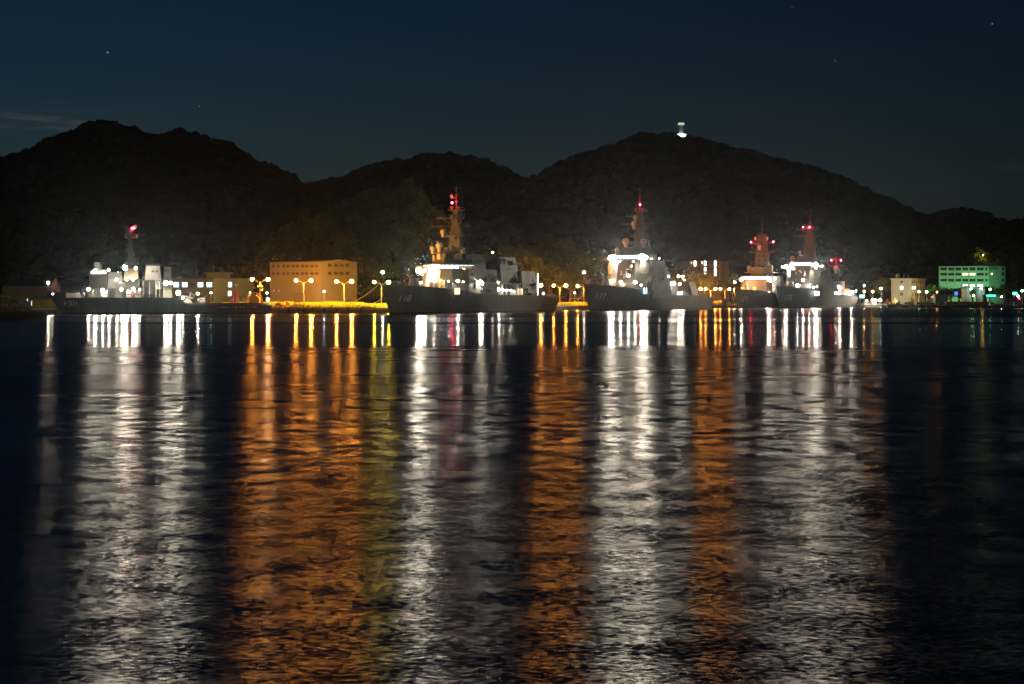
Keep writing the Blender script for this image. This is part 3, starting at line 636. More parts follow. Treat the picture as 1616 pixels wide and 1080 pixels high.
    def gun(s, u, up=(-.8, .62), size=1.0):
        z0 = s.zd(u); q = size
        g = s.block('gun_turret', [(u - 2 * q, -1.1 * q), (u - 2.4 * q, 0), (u - 2 * q, 1.1 * q), (u + .5 * q, 1.7 * q), (u + 2.4 * q, 1.5 * q), (u + 2.4 * q, -1.5 * q), (u + .5 * q, -1.7 * q)], z0, z0 + 2.9 * q, 'light',
                    top=[(u - .6 * q, -.6 * q), (u - .8 * q, 0), (u - .6 * q, .6 * q), (u + .5 * q, 1 * q), (u + 2 * q, 1 * q), (u + 2 * q, -1 * q), (u + .5 * q, -1 * q)])
        b = (u - 1.0 * q, 0, z0 + 2.1 * q); MB().tube(b, (b[0] + up[0] * 6.5 * q, 0, b[2] + up[1] * 6.5 * q), .26 * q, .14 * q, 8).tube(b, (b[0] + up[0] * 2 * q, 0, b[2] + up[1] * 2 * q), .36 * q, .3 * q, 8).build('gun_barrel', 'light', s.root)
    def jackstaff(s, px, py, light='warm_lo', r=.42):
        u = -s.rake + 1.2; v, zt = s.pu(px, py, u); z0 = s.zd(u); mb = MB().tube((u, 0, z0), (u, 0, zt), .12, .07, 6, mi=1).ico((u, 0, zt + r), r, 0)
        mb.tube((u + 2.4, 0, z0), (u, 0, z0 + (zt - z0) * .7), .05, n=4, mi=1); mb.build('jackstaff', [light, 'pole'], s.root)
    def clutter(s, u0, u1, v0, v1, z0, n, seed, zr=(.8, 2.4)):
        r = random.Random(seed)
        for _ in range(n):
            u, v, k = r.uniform(u0, u1), r.uniform(v0, v1), r.randrange(6); mb = MB()
            if k == 0: mb.lathe((u, -v, z0), [(.12, 0), (.12, 1.4), (.5, 1.4), (.55, 1.9), (.2, 2.1)], 8); nm, mt = 'ventilator', 'light'
            elif k == 1:
                for i in range(3): mb.tube((u - .8, -v + i * .05, z0 + .5 + i * .75), (u + .8, -v + i * .05, z0 + .5 + i * .75), .34, n=9)
                mb.box(u - .6, u + .6, -v - .4, -v + .5, z0, z0 + .2); nm, mt = 'raft_canister', 'white'
            elif k == 2: mb.box(u - .7, u + .7, -v - .4, -v + .4, z0, z0 + r.uniform(*zr)); mb.box(u - .75, u + .75, -v - .45, -v + .45, z0 + .9, z0 + 1.0); nm, mt = 'deck_locker', 'light'
            elif k == 3: mb.lathe((u, -v, z0), [(.5, 0), (.25, .15), (.25, .9), (.5, 1.0), (.5, 1.15)], 10); nm, mt = 'bollard', 'dark'
            elif k == 4:
                for i in (-.8, 0, .8): mb.tube((u + i, -v, z0), (u + i, -v, z0 + 2.2), .06, n=4)
                mb.tube((u - .8, -v, z0 + 2.2), (u + .8, -v, z0 + 2.2), .06, n=4); mb.tube((u - .8, -v, z0 + 1.1), (u + .8, -v, z0 + 1.1), .04, n=4); nm, mt = 'handrail', 'light'
            else: mb.tube((u, -v, z0), (u, -v, z0 + 2.8), .1, .07, 5); mb.tube((u, -v, z0 + 2.8), (u + 1.6, -v, z0 + 3.4), .07, n=4); mb.cbox((u, -v, z0), .5, .5, .8); nm, mt = 'davit', 'light'
            mb.build(nm, mt, s.root)
    def fittings(s, u0, u1, v0, v1, z0, z1, n, seed):
        """doors, vents, ladders, pipes and boxes standing proud of a port wall that leans from v0 at z0 to v1 at z1"""
        r = random.Random(seed)
        for _ in range(n):
            u = r.uniform(u0 + .6, u1 - .6); zz = r.uniform(z0 + .2, z1 - 2.2); v = v0 + (v1 - v0) * (zz - z0) / (z1 - z0); k = r.randrange(6); y = -v; mb = MB()
            if k == 0: mb.box(u - .45, u + .45, y - .10, y + .25, zz, zz + 1.9); nm, mt = 'door', 'dark'
            elif k == 1:
                mb.box(u - .7, u + .7, y - .14, y + .3, zz, zz + .8)
                for i in range(4): mb.box(u - .6, u + .6, y - .2, y - .13, zz + .1 + i * .18, zz + .18 + i * .18)
                nm, mt = 'vent', 'dark'
            elif k == 2:
                top = min(zz + 4, z1); vt = v0 + (v1 - v0) * (top - z0) / (z1 - z0)
                for a in (-.22, .22): mb.tube((u + a, y - .2, zz), (u + a, -vt - .2, top), .045, n=4)
                for i in range(9): f = i / 9; mb.tube((u - .22, y - .2 + (y * 0 - vt + v) * f, zz + (top - zz) * f), (u + .22, y - .2 + (-vt + v) * f, zz + (top - zz) * f), .035, n=4)
                nm, mt = 'ladder', 'light'
            elif k == 3: l = r.uniform(1.5, 5); mb.tube((u, y - .15, zz), (min(u + l, u1), y - .15, zz), .09, n=5).box(u - .1, u + .1, y - .16, y + .1, zz - .1, zz + .1); nm, mt = 'pipe', 'light'
            elif k == 4: mb.box(u - r.uniform(.3, .8), u + .4, y - .55, y + .2, zz, zz + r.uniform(.5, 1.3)); nm, mt = 'wall_locker', 'light'
            else:
                l = min(u + r.uniform(3, 7), u1); mb.box(u, l, y - 1.0, y + .1, zz, zz + .08)
                for i in range(5): q = u + (l - u) * i / 4; mb.tube((q, y - .95, zz), (q, y - .95, zz + 1.0), .04, n=4)
                mb.tube((u, y - .95, zz + 1.0), (l, y - .95, zz + 1.0), .04, n=4); nm, mt = 'gallery', 'light'
            mb.build(nm, mt, s.root)
    def boat(s, u, v, z0, l=6.5):
        b = MB(); pr = [(-l / 2, 0, .9), (-l * .35, .8, .5), (0, 1.15, .25), (l * .4, 1.1, .25), (l / 2, .9, .3)]
        for (a, w1, k1), (c, w2, k2) in zip(pr[:-1], pr[1:]):
            b.add([(u + a, -v - w1, z0 + 1.2), (u + a, -v, z0 + k1 * .5), (u + a, -v + w1, z0 + 1.2), (u + c, -v - w2, z0 + 1.2), (u + c, -v, z0 + k2 * .5), (u + c, -v + w2, z0 + 1.2)], [(0, 1, 4, 3), (1, 2, 5, 4), (0, 3, 5, 2)])
            for sd in (-1, 1): b.tube((u + a, -v + sd * w1, z0 + 1.25), (u + c, -v + sd * w2, z0 + 1.25), .28, n=6)
        b.cbox((u + .8, -v, z0 + 1.2), 1.1, .8, 1.0); b.build('workboat', 'canvas', s.root)
        MB().tube((u - l * .3, -v + .6, z0 - 1), (u - l * .3, -v - .3, z0 + 3.4), .14, n=5).tube((u + l * .3, -v + .6, z0 - 1), (u + l * .3, -v - .3, z0 + 3.4), .14, n=5).tube((u - l * .3, -v - .3, z0 + 3.4), (u + l * .3, -v - .3, z0 + 3.4), .1, n=5).build('boat_davit', 'light', s.root)
    def whip(s, px, py, u, zb, h=None):
        v, zt = s.pu(px, py, u); MB().tube((u, -v, zb), (u, -v, zt), .07, .025, 4).cbox((u, -v, zb), .3, .3, .6).build('whip_antenna', 'pole', s.root)
    def door(s, c, n_uv, w=1.0, h=1.9, mat='wwarmd'):
        nx, ny = n_uv; tx, ty = -ny, nx; mb = MB(); o = .05
        q = [(c[0] + tx * a * w + nx * o, -(c[1] + ty * a * w + ny * o)) for a in (-.5, .5)]
        mb.add([(*q[0], c[2]), (*q[1], c[2]), (*q[1], c[2] + h), (*q[0], c[2] + h)], [(0, 1, 2, 3)]); mb.build('lit_doorway', mat, s.root)

# -------- the ship numbered 118
A = Ship(614.5, 580, 146, 8.8, 884, 'destroyer', 'grey destroyer numbered 118 with slab-sided bridge block, second ship from the left', 'warship')
A.hull([(-8, 9.3), (10, 9.0), (30, 8.2), (46, 7.3), (60, 6.4), (118, 5.9), (134, 5.6), (147, 4.3)], 6.5, 'hull118')
A.number('118', 627.5, 648, 466.5, 475.5, w=.14)
A.rail(-5, 44); A.rail(60, 146); A.rail(104, 146, -1)
A.gun(19, size=1.05); A.jackstaff(596.7, 432)
zb = A.z(424.5, 47); zd_ = 7.4
lower = A.octo(43, 78, 8.7, 4.6, 1.2); A.cen = (60, 0)
A.block('deckhouse', lower, 6.2, zb, 'grey', top=A.octo(44.5, 77, 8.3, 4.6, 1.2))
A.block('bridge_wing', [(46, -10.2), (50.5, -10.2), (50.5, 10.2), (46, 10.2)], zb + .02, zb + 1.0, 'light')
br = A.octo(45, 66, 8.2, 4.0, 1.3); zw = A.z(417, 47)
A.block('bridge', br, zb + .01, zw, 'grey')
bw = [br[8], br[0], br[1], br[2], br[3], (br[3][0] + 5, br[3][1])]; A.windows(bw, zw - 1.55, zw - .45)
ztop = A.z(400.5, 50); ub = [(46, 0), (53.5, 7.6), (67, 7.6), (67, -7.6), (53.5, -7.6)]; ut = [(48, 0), (54.5, 6.3), (66, 6.3), (66, -6.3), (54.5, -6.3)]
A.block('sensor_house', ub, zw + .02, ztop, 'grey', top=ut)
for sg in (1, -1):
    nx, ny = -.70, sg * .71; c = (50.6, sg * 3.4); A.ellipse((c[0] + .0, c[1] + sg * .1, (zw + ztop) / 2), (nx, ny), 1.55, 1.75); A.ellipse((53.0 - .1, sg * 6.35, (zw + ztop) / 2 + .5), (nx, ny), .75, .95)
zm = A.z(348, 58)
A.mast(58, ztop, A.z(333, 58), 2.0, .85, 294.5, [(357.8, 679, 741), (345, 688, 733)], [(333, 2.2), (372, 2.6)], [(699, 366, 1.0, -2), (693, 387.8, 1.25, -3), (682.7, 392.5, 1.0, -2), (712.5, 309, .5, 0)], [(713.4, 320.3)])
A.lamp(A.U(719.5, 350.5, 57), .13, 'warm_lo'); A.lamp(A.U(700, 322, 57), .1, 'warm_lo') if False else None
for k, (px, py) in enumerate([(684, 394), (676, 396), (729, 395)]): A.lamp(A.U(px, py, 55), .01, 'warm_lo') if False else None
z1 = A.z(408.5, 82)
A.block('funnel', [(80, -5), (80, 5.4), (88, 5.4), (88, -5)], 6.2, z1, 'grey', top=[(81, -3), (81, 3.6), (86.5, 3.6), (86.5, -3)])
u0, zz = A.pv(760, 403, 6.5); u1, _ = A.pv(791, 403, 6.5)
A.block('after_funnel', [(u0, -5), (u0, 6.5), (u1, 6.5), (u1, -5)], 6.0, A.z(415, u0), 'grey', top=[(u0 + 1, -3.4), (u0 + 1, 5.0), (u1 - 1, 5.0), (u1 - 1, -3.4)])
A.block('funnel_cap', [(u0 - .5, -4), (u0 - .5, 5.6), (u1 + .5, 5.6), (u1 + .5, -4)], A.z(413, u0), A.z(402.5, u0), 'dark', top=[(u0 + .3, -3), (u0 + .3, 4.6), (u1, 4.6), (u1, -3)])
ua, za = A.pv(792, 444, 7.6); ue, _ = A.pv(823, 444, 7.6)
A.block('hangar_tower', [(ua, -7), (ua, 7.8), (ue, 7.8), (ue, -7)], 8.0, A.z(405.5, ua), 'light', top=[(ua + .4, -5.4), (ua + .4, 6.4), (ue - 3.4, 6.4), (ue - 3.4, -5.4)])
uh, _ = A.pv(849, 460, 8.2)
A.block('hangar', [(ue + .05, -7.9), (ue + .05, 8.2), (uh, 8.2), (uh, -7.9)], 5.7, A.z(428, ue), 'grey', top=[(ue + .05, -7), (ue + .05, 7.5), (uh - 2, 7.5), (uh - 2, -7)])
A.cen = ((ua + ue) / 2, 0)
A.fittings(ua + 1, ue - 1, 7.8, 6.4, 8.0, A.z(405.5, ua), 9, 301); A.fittings(ue + .5, uh - 1, 8.2, 7.5, 5.7, A.z(428, ue), 9, 302); A.fittings(50, 76, 8.7, 8.4, 6.8, zb, 12, 303); A.fittings(80.5, 87.5, 5.4, 3.8, 8, z1, 5, 304); A.fittings(55, 66, 7.6, 6.4, zw, ztop, 4, 305)
for i in range(3): A.windows([(ue - 7 + i * 1.9, 7.12), (ue - 5.6 + i * 1.9, 7.12)], A.z(420, ue), A.z(416.6, ue), mat='glass', name='control_room_window', n_per_m=.5)
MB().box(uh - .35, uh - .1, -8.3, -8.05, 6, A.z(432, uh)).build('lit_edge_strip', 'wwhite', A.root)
# side deck bay amidships: roof on posts over a lit walkway, with an inclined ladder and a boat
ur0, _ = A.pv(762, 460, 8.4); ur1, _ = A.pv(822, 460, 8.4)
A.block('boat_deck', [(ur0, 3), (ur0, 8.6), (ur1, 8.6), (ur1, 3)], A.z(449.5, 92), A.z(447, 92), 'light')
for i in range(9): u = ur0 + 1 + (ur1 - ur0 - 2) * i / 8; MB().box(u - .13, u + .13, -8.5, -8.25, 5.9, A.z(449.4, 92)).build('deck_post', 'light', A.root)
MB().box(ur0, ur1, -3.0, -2.8, 5.9, A.z(449.6, 92)).build('walkway_bulkhead', 'light', A.root)
p0, p1 = A.V(772, 436, 8.5), A.V(798, 449, 8.5); mb = MB()
for o in (0, .8): mb.tube((p0[0], p0[1] + o, p0[2]), (p1[0], p1[1] + o, p1[2]), .22, n=4); mb.tube((p0[0], p0[1] + o, p0[2] + 1), (p1[0], p1[1] + o, p1[2] + 1), .06, n=4)
for i in range(14): t = i / 13; q = [p0[j] + (p1[j] - p0[j]) * t for j in range(3)]; mb.box(q[0] - .1, q[0] + .1, q[1], q[1] + .8, q[2], q[2] + .06)
mb.build('stair_ladder', 'light', A.root)
A.boat(*[(lambda p: (p[0], 7.4))(A.V(817, 450, 7.4))][0], A.z(452, 108)); A.boat(A.V(764, 462, 7.4)[0], 7.4, 7.0)
A.clutter(80, 104, 4.5, 8.2, 6.1, 14, 5); A.clutter(22, 40, -5, 5, 8.2, 10, 6); A.clutter(82, 100, -5, 7, A.z(447, 92) + .02, 9, 8); A.clutter(128, 144, -6, 6, 5.3, 6, 9)
A.clutter(48, 64, -5, 5, ztop, 8, 10)
for px, py, v, r, m in [(661, 427, -9.4, .85, 'warm_hi'), (666, 432, -8.9, .45, 'warm'), (671, 427, -8.7, .4, 'warm'), (731.8, 426.5, 9.3, .72, 'warm'), (727, 429, 9.0, .4, 'warm')]:
    u = 44.6 if v < 0 else 47.5; A.lamp(A.U(px, py, u), r, m)
for px, py, u, r, m in [(686.7, 443.8, 42, .34, 'warm'), (695.5, 443.5, 41.8, .26, 'warm'), (722.7, 443.8, 44.5, .38, 'warm'), (665, 446, 43, .2, 'warm'), (679, 427, 43, .16, 'warm'), (684, 428, 42.5, .18, 'warm'),
                        (747, 445.5, 79, .12, 'cool'), (751.6, 445.5, 79, .12, 'cool'), (708, 444, 43, .12, 'warm'), (731, 445, 46, .1, 'warm')]:
    A.lamp(A.U(px, py, u), r, m)
for px, py, v, r in [(757.8, 445.5, 9, .62), (761, 447, 9, .4), (775.5, 456.7, 7.2, .42), (787, 457, 7.2, .42), (793.8, 457, 7.2, .45), (800, 457, 7.2, .42), (806, 457, 7.2, .45), (777, 444.5, 8, .42), (785.5, 447.5, 8, .34), (776, 441, 8, .28), (811, 460, 7, .18)]:
    A.lamp(A.V(px, py, v), r, 'warm', (-.35, -.94), .3)
A.lamp(A.V(857.5, 463.6, 6), .30, 'cool'); A.lamp(A.U(777.5, 398.5, 90), .22, 'warm_lo')
A.cen = (60, 0)
dpt = A.pv(720, 460, 8.45); A.door((dpt[0], 8.75, A.z(465, dpt[0])), (0, 1), 5.0, 2.1)
for px in (819, 823.5): d_ = A.pv(px, 460, 8.3); A.door((d_[0], 8.2, 6.3), (0, 1), 2.6, 2.2)
MB().cbox((41.5, -.5, A.z(455, 42)), .5, 3.2, 2.6).build('deck_screen', 'white', A.root)
MB().tube((41, 8.2, 7.4), (43.5, 9.6, 11.0), .5, .7, 6).build('chaff_launcher', 'white', A.root)
for dz in (0,): MB().cbox((45.6, -6.0, A.z(447, 45)), .2, 1.2, .9).build('lifebuoy', 'red', A.root)
MB().tube((56, 3, ztop), (56, 3, ztop + 2.2), .1, n=5).cbox((56, 3, ztop + 1.6), .7, 1.5, .7).build('signal_lamp', 'pole', A.root)
A.whip(787, 384, 95, A.z(402, 95)); A.whip(790, 392, 97, A.z(402, 97)); A.whip(813, 398, 108, A.z(405, 108)); A.whip(805, 399, 104, A.z(405, 104))
mb = MB()                                       # safety nets round the flight deck
for i in range(18): u = 126 + i * 1.15; mb.tube((u, -8.4, A.zd(u)), (u, -9.6, A.zd(u) + .9), .05, n=4); mb.tube((u, -9.0, A.zd(u) + .45), (u + 1.15, -9.0, A.zd(u + 1.15) + .45), .03, n=4); mb.tube((u, -9.6, A.zd(u) + .9), (u + 1.15, -9.6, A.zd(u + 1.15) + .9), .06, n=4)
mb.build('flight_deck_net', 'white', A.root)

# -------- two big air-defence ships with the same arrangement, each with its own masts and lights
def aegis(S, num, numbox, bf, strip, spy, lights, mastspec, hullmat, aft, deck, L, lamps_extra, jack, seed):
    S.hull(deck, 7, hullmat, sternd=.88, sternw=.76)
    S.number(num, *numbox, w=.13); S.rail(-5, bf - 4); S.rail(bf + 32, L); S.rail(110, L, -1)
    S.gun(bf - 27, size=1.15)
    zs = S.z(strip[0] + 3.2, bf); S.cen = (bf + 16, 0)
    lo = S.octo(bf, bf + 36, 10.2, 6.2, .4); up = S.octo(bf + 2.2, bf + 32, 8.4, 4.6, .4)
    S.block('deckhouse', lo, deck[-1][1] + .6, S.z(453, bf) + .4, 'grey'); zl = S.z(453, bf) + .41
    S.block('superstructure', lo, zl, zs - .9, 'grey', top=up)
    b = S.octo(bf + 1.6, bf + 18, 8.9, 4.2, .8); zt = S.z(strip[0] - 3.0, bf)
    S.block('bridge', b, zs - .88, zt, 'grey')
    S.windows([b[0], b[1], b[2]], zt - 2.0, zt - .75)
    S.block('bridge_wing', [(bf + 4, -11), (bf + 8, -11), (bf + 8, 11), (bf + 4, 11)], zs - .86, zs + .3, 'light')
    S.block('pilothouse_roof', S.octo(bf + 6, bf + 20, 5.5, 2.5, .3), zt + .02, zt + 3.0, 'grey', top=S.octo(bf + 8, bf + 19, 4.5, 2.2, .3))
    zc = S.z(spy, bf + 3)
    for sg in (1, -1):
        c = ((lo[0][0] + lo[8][0]) / 2 + 1.0, sg * 7.1); S.ellipse((c[0] - .35, c[1] + sg * .35, zc), (-.68, sg * .73), 2.15, 2.5)
    S.mast(bf + 21, zt, **mastspec)
    # uptakes, after house, hangar
    for i, (pxa, pxb, pyt, nm, mt) in enumerate(aft):
        a, _ = S.pv(pxa, 460, 8.6); c, _ = S.pv(pxb, 460, 8.6); v = 8.6 if i != 1 else 6.0
        S.block(nm, [(a, -v), (a, v), (c, v), (c, -v)], deck[-1][1] + .4, S.z(pyt, a), mt, top=[(a + .8, -v * .72), (a + .8, v * .72), (c - .8, v * .72), (c - .8, -v * .72)])
    for px, py, v, r, m in lights: S.lamp(S.U(px, py, bf + (-.6 if abs(v) < 7 else 3.0)), r, m)
    for px, py, v, r, m in lamps_extra: S.lamp(S.V(px, py, v), r, m, (-.6, -.8))
    S.clutter(bf - 18, bf - 3, -6, 6, S.zd(bf - 10), 9, seed); S.clutter(bf + 34, bf + 60, 4, 9, deck[-1][1] + 1.2, 12, seed + 1); S.clutter(bf + 4, bf + 16, -6, 6, zt, 5, seed + 2)
    S.clutter(bf + 2, bf + 8, -7, 7, zl, 6, seed + 3) if False else None
    # narrow ladders, pipes and a hanging dazzle of fittings on the bridge front
    mb = MB(); r = random.Random(seed)
    for i in range(12): vv = r.uniform(-4, 3); zz = r.uniform(zl + 3, zs - 2); mb.box(bf - .5, bf - .1 + (zz - zl) * .13, vv, vv + r.choice([.15, .3, .9]), zz, zz + r.choice([.2, .8, 1.8]))
    mb.build('bulkhead_fittings', 'white', S.root)
    S.fittings(bf + 6, bf + 33, 10.2, 8.5, zl, zs - 1, 18, seed + 7); S.fittings(bf + 6, bf + 34, 10.2, 10.1, deck[-1][1] + 1, zl + 1.8, 6, seed + 9)
    if jack: S.jackstaff(*jack)
B = Ship(929, 735, 160, 10, 1130, 'destroyer', 'big grey warship numbered 177, third from the left, its bridge front blazing with floodlights', 'warship')
aegis(B, '177', (938, 955, 464, 472.5), 48, (404, 970, 1008), 423,
      [(963.8, 407, -10.3, .95, 'warm_hi'), (967, 413, -9.8, .6, 'warm'), (1013, 405, 9.6, .95, 'warm_hi'), (1018.5, 407, 10.8, .8, 'warm_hi'), (1014.5, 412, 9.8, .6, 'warm'),
       (991.7, 435.3, 0, .52, 'warm'), (980.2, 445.6, 0, .52, 'warm'), (1002.5, 445.8, 5, .5, 'warm'), (978.4, 412.5, 0, .22, 'warm'), (1011.5, 450, 6, .16, 'warm'), (955, 441.5, -8, .28, 'warm'), (960, 441, -8, .14, 'warm')],
      dict(zb=0, zt=0, wb=3.0, wt=1.2, top_py=298, yards=[(354, 980, 1032.5), (341, 988, 1024)], platforms=[(335, 2.6), (362, 3.0), (376, 3.2)],
           domes=[(1002.5, 343, 1.1, -2), (1000.5, 353, 1.35, -2), (987.5, 381.3, 1.6, -4), (1015.8, 381.3, 1.6, -4), (973, 395, 1.15, -8), (1034, 408, .35, -3)], reds=[(1010.3, 323.2)]) if False else
      dict(zt=Ship.z(B, 335, 69), wb=2.5, wt=1.0, top_py=298, yards=[(354, 980, 1032.5), (342, 989, 1023)], platforms=[(334, 2.5), (361, 2.9), (374, 3.2)],
           domes=[(1002.5, 343, 1.0, -2), (1000.5, 353, 1.3, -2), (987.5, 381.3, 1.55, -4), (1015.8, 381.3, 1.55, -4), (973.5, 395, 1.1, -8)], reds=[(1010.3, 323.2)]),
      'hull177', [(1048, 1062, 425, 'after_house', 'grey'), (1062, 1082, 443, 'funnel', 'dark'), (1082, 1102, 458.5, 'hangar', 'light'), (1094, 1104, 445, 'hangar_end', 'light')],
      [(-9, 10.6), (10, 10.2), (30, 9.2), (50, 7.8), (72, 6.6), (130, 6.3), (145, 6.0), (161, 4.6)], 160,
      [(1054.4, 436.7, 6, .5, 'warm'), (1070.5, 436.5, 6, .48, 'warm'), (1077.2, 436.8, 6, .5, 'warm'), (1045.5, 441.7, 8.8, .36, 'warm'), (1060, 448.5, 7.5, .3, 'warm'), (1063.5, 448.5, 7.5, .42, 'warm'), (1072.5, 448.7, 7.5, .42, 'warm'),
       (1053.5, 455, 8.8, .3, 'warm'), (1053, 460, 8.8, .24, 'warm'), (1040.5, 408, 4, .12, 'warm'), (1080, 442, 7, .2, 'warm_lo'), (1056, 465, 8.8, .14, 'warm')], (915.7, 431.8), 21)
for px in (1012, 1015.5): d_ = B.pv(px, 460, 9); B.cen = (90, 0); B.door((d_[0], 10.25, B.z(463.5, d_[0]) - .2), (0, 1), 1.6, 2.6, 'wblue')
d_ = B.pv(1073.7, 463, 9); B.door((d_[0], 8.7, B.z(467.3, d_[0])), (0, 1), 9, 1.9, 'wblue'); B.boat(B.pv(1024, 450, 9.6)[0], 9.6, B.z(451, 90))
mbb = MB(); p = B.V(1047, 420, 4); mbb.tube((p[0], p[1], 9), (p[0], p[1], B.z(410, p[0])), .35, .2, 6).box(p[0] - 2.4, p[0] + 2.4, p[1] - 1.2, p[1] + 1.2, B.z(428, p[0]), B.z(422, p[0])); mbb.build('after_mast', 'light', B.root)
B.lamp(B.V(1035, 463.3, 10.2), .12, 'cyn') if False else None

D_ = Ship(1229.5, 915, 156, 10, 1357, 'destroyer', 'grey warship numbered 175, rightmost of the two moored abreast, with its tall bridge front floodlit', 'warship')
aegis(D_, '175', (1236.5, 1249, 466, 473.5), 50, (415.8, 1246, 1279), 430.5,
      [(1240, 421.5, -10.3, .85, 'warm'), (1287.5, 418.5, 10.2, 1.05, 'warm_hi'), (1284, 415, 9.6, .7, 'warm'), (1288, 424, 10.2, .6, 'warm'), (1296, 421, 11.4, .42, 'warm_lo'), (1234.5, 421.5, -10.8, .42, 'warm_lo'),
       (1267.3, 442.3, 0, .6, 'warm'), (1258.6, 451, 0, .68, 'warm'), (1277, 451.8, 5, .66, 'warm'), (1284, 454, 6, .2, 'warm'), (1289, 452.5, 6, .2, 'warm')],
      dict(zt=Ship.z(D_, 362, 71), wb=3.1, wt=1.3, top_py=331, yards=[(373, 1252, 1295), (363, 1257, 1290)], platforms=[(362, 2.2), (388, 3.2), (399, 3.0)],
           domes=[(1264.5, 405, 1.2, -4), (1250.8, 408, 1.4, -8), (1262, 399, .9, -2)], reds=[(1267.3, 358.8), (1277.4, 358.8)]),
      'hull118b', [(1301, 1308, 440, 'after_house', 'grey'), (1308, 1325, 452, 'funnel', 'dark'), (1325, 1345, 459, 'hangar', 'grey')],
      [(-9, 11.2), (10, 10.8), (30, 9.8), (50, 8.6), (72, 7.1), (130, 6.8), (145, 6.6), (158, 5.2)], 156,
      [(1302, 441.5, 8.8, .62, 'warm'), (1306, 443, 8.8, .55, 'warm'), (1309, 447, 8.6, .4, 'warm'), (1312, 451, 8.6, .36, 'warm'), (1325.5, 455.5, 8, .75, 'warm'), (1323.5, 452.5, 8, .45, 'warm'), (1312.3, 462.3, 8.8, .5, 'warm'), (1319, 462.8, 8.8, .55, 'warm'), (1324.5, 462.8, 8.8, .5, 'warm'),
       (1315, 467, 9, .25, 'warm'), (1328, 467.3, 9, .3, 'warm'), (1343.5, 462, 8, 1.0, 'warm_hi'), (1350, 460, 8, .42, 'warm')], None, 33)
d_ = D_.pv(1288, 463, 10); D_.door((d_[0], 10.35, D_.z(466.5, d_[0])), (0, 1), 11, 2.0, 'wwhite')

# -------- the ship with the lattice mast, moored inside it
G_ = Ship(1163, 918, 148, 9, 0, 'destroyer', 'grey warship with a lattice mast and two red yardarm lights, inside the ship numbered 175', 'warship', theta=D_.th)
G_.hull([(-8, 9.6), (10, 9.3), (30, 8.6), (48, 7.6), (70, 6.4), (148, 6.0)], 5.5, 'hull118'); G_.number('127', 1168.3, 1179.3, 468.5, 476, w=.12)
G_.rail(-5, 38); G_.rail(60, 140); G_.gun(16, up=(-.98, .2), size=.95); G_.jackstaff(1153.7, 447)
bf = 38; zs = G_.z(441.5, bf); G_.cen = (50, 0); lo = G_.octo(bf, bf + 30, 8.4, 2.5, .3); G_.block('deckhouse', lo, 6.2, zs, 'grey', top=G_.octo(bf + .6, bf + 29, 8.0, 2.5, .3))
b = G_.octo(bf + .4, bf + 20, 8.0, 2.2, .5); zt = G_.z(435.5, bf); G_.block('bridge', b, zs + .02, zt, 'grey'); G_.windows([b[8], b[0], b[1], b[2], b[3]], zt - 1.7, zt - .6)
G_.block('bridge_wing', [(bf + 2, -9.6), (bf + 6, -9.6), (bf + 6, 9.6), (bf + 2, 9.6)], zs + .04, zs + 1.0, 'light')
G_.block('upper_platform', G_.octo(bf + 4, bf + 22, 7.4, 2, .3), zt + 1.6, zt + 1.9, 'grey'); G_.block('pilothouse_roof', G_.octo(bf + 6, bf + 20, 4.5, 2, .3), zt + .02, zt + 4.6, 'grey')
G_.mast(bf + 14, zt + 4.6, G_.z(372, bf + 14), 3.3, 1.5, 346.5, [(398.5, 1182, 1222.5), (384, 1184.5, 1221.5)], [(379, 2.4), (374, 2.8)], [(1198.5, 389.5, 1.0, -3), (1193.5, 426.5, .9, -6), (1192, 376, .6, 0), (1211, 376, .6, 0)], [(1185.2, 382.6), (1220.3, 381.8)], lattice=True, leg=.30)
for px in (1182.3, 1216.5): q = G_.U(px, 426, bf + 10); MB().lathe((q[0], q[1], zt + 1.9), [(.9, 0), (.9, 1.6), (1.15, 1.7), (1.15, 3.3), (.9, 3.5)], 12).build('director_housing', 'light', G_.root)
for px, py, r, m in [(1170.3, 441.5, .85, 'warm'), (1213.5, 441, .9, 'warm'), (1211.5, 438, .5, 'warm'), (1216, 444, .42, 'warm'), (1198, 461.8, .55, 'warm'), (1205, 461.5, .5, 'warm'), (1213.6, 461.5, .55, 'warm'), (1222.5, 440, .42, 'warm')]: G_.lamp(G_.U(px, py, bf - .8), r * .8, m)
G_.block('screen_panel', [(bf - .9, -1.2), (bf - .9, .4), (bf - .6, .4), (bf - .6, -1.2)], 7.6, G_.z(453, bf), 'white'); G_.clutter(20, 34, -5, 5, 8.2, 8, 71)
G_.block('funnel', [(72, -5), (72, 5), (84, 5), (84, -5)], 6.2, 17, 'grey', top=[(73, -3.5), (73, 3.5), (83, 3.5), (83, -3.5)]); G_.block('hangar', [(98, -8), (98, 8), (118, 8), (118, -8)], 6.05, 13, 'grey')
MB().lathe((26, 0, 8.3), [(1.2, 0), (1.2, 1.2), (.9, 1.2), (.9, 2.4)], 10).build('launcher_base', 'light', G_.root)

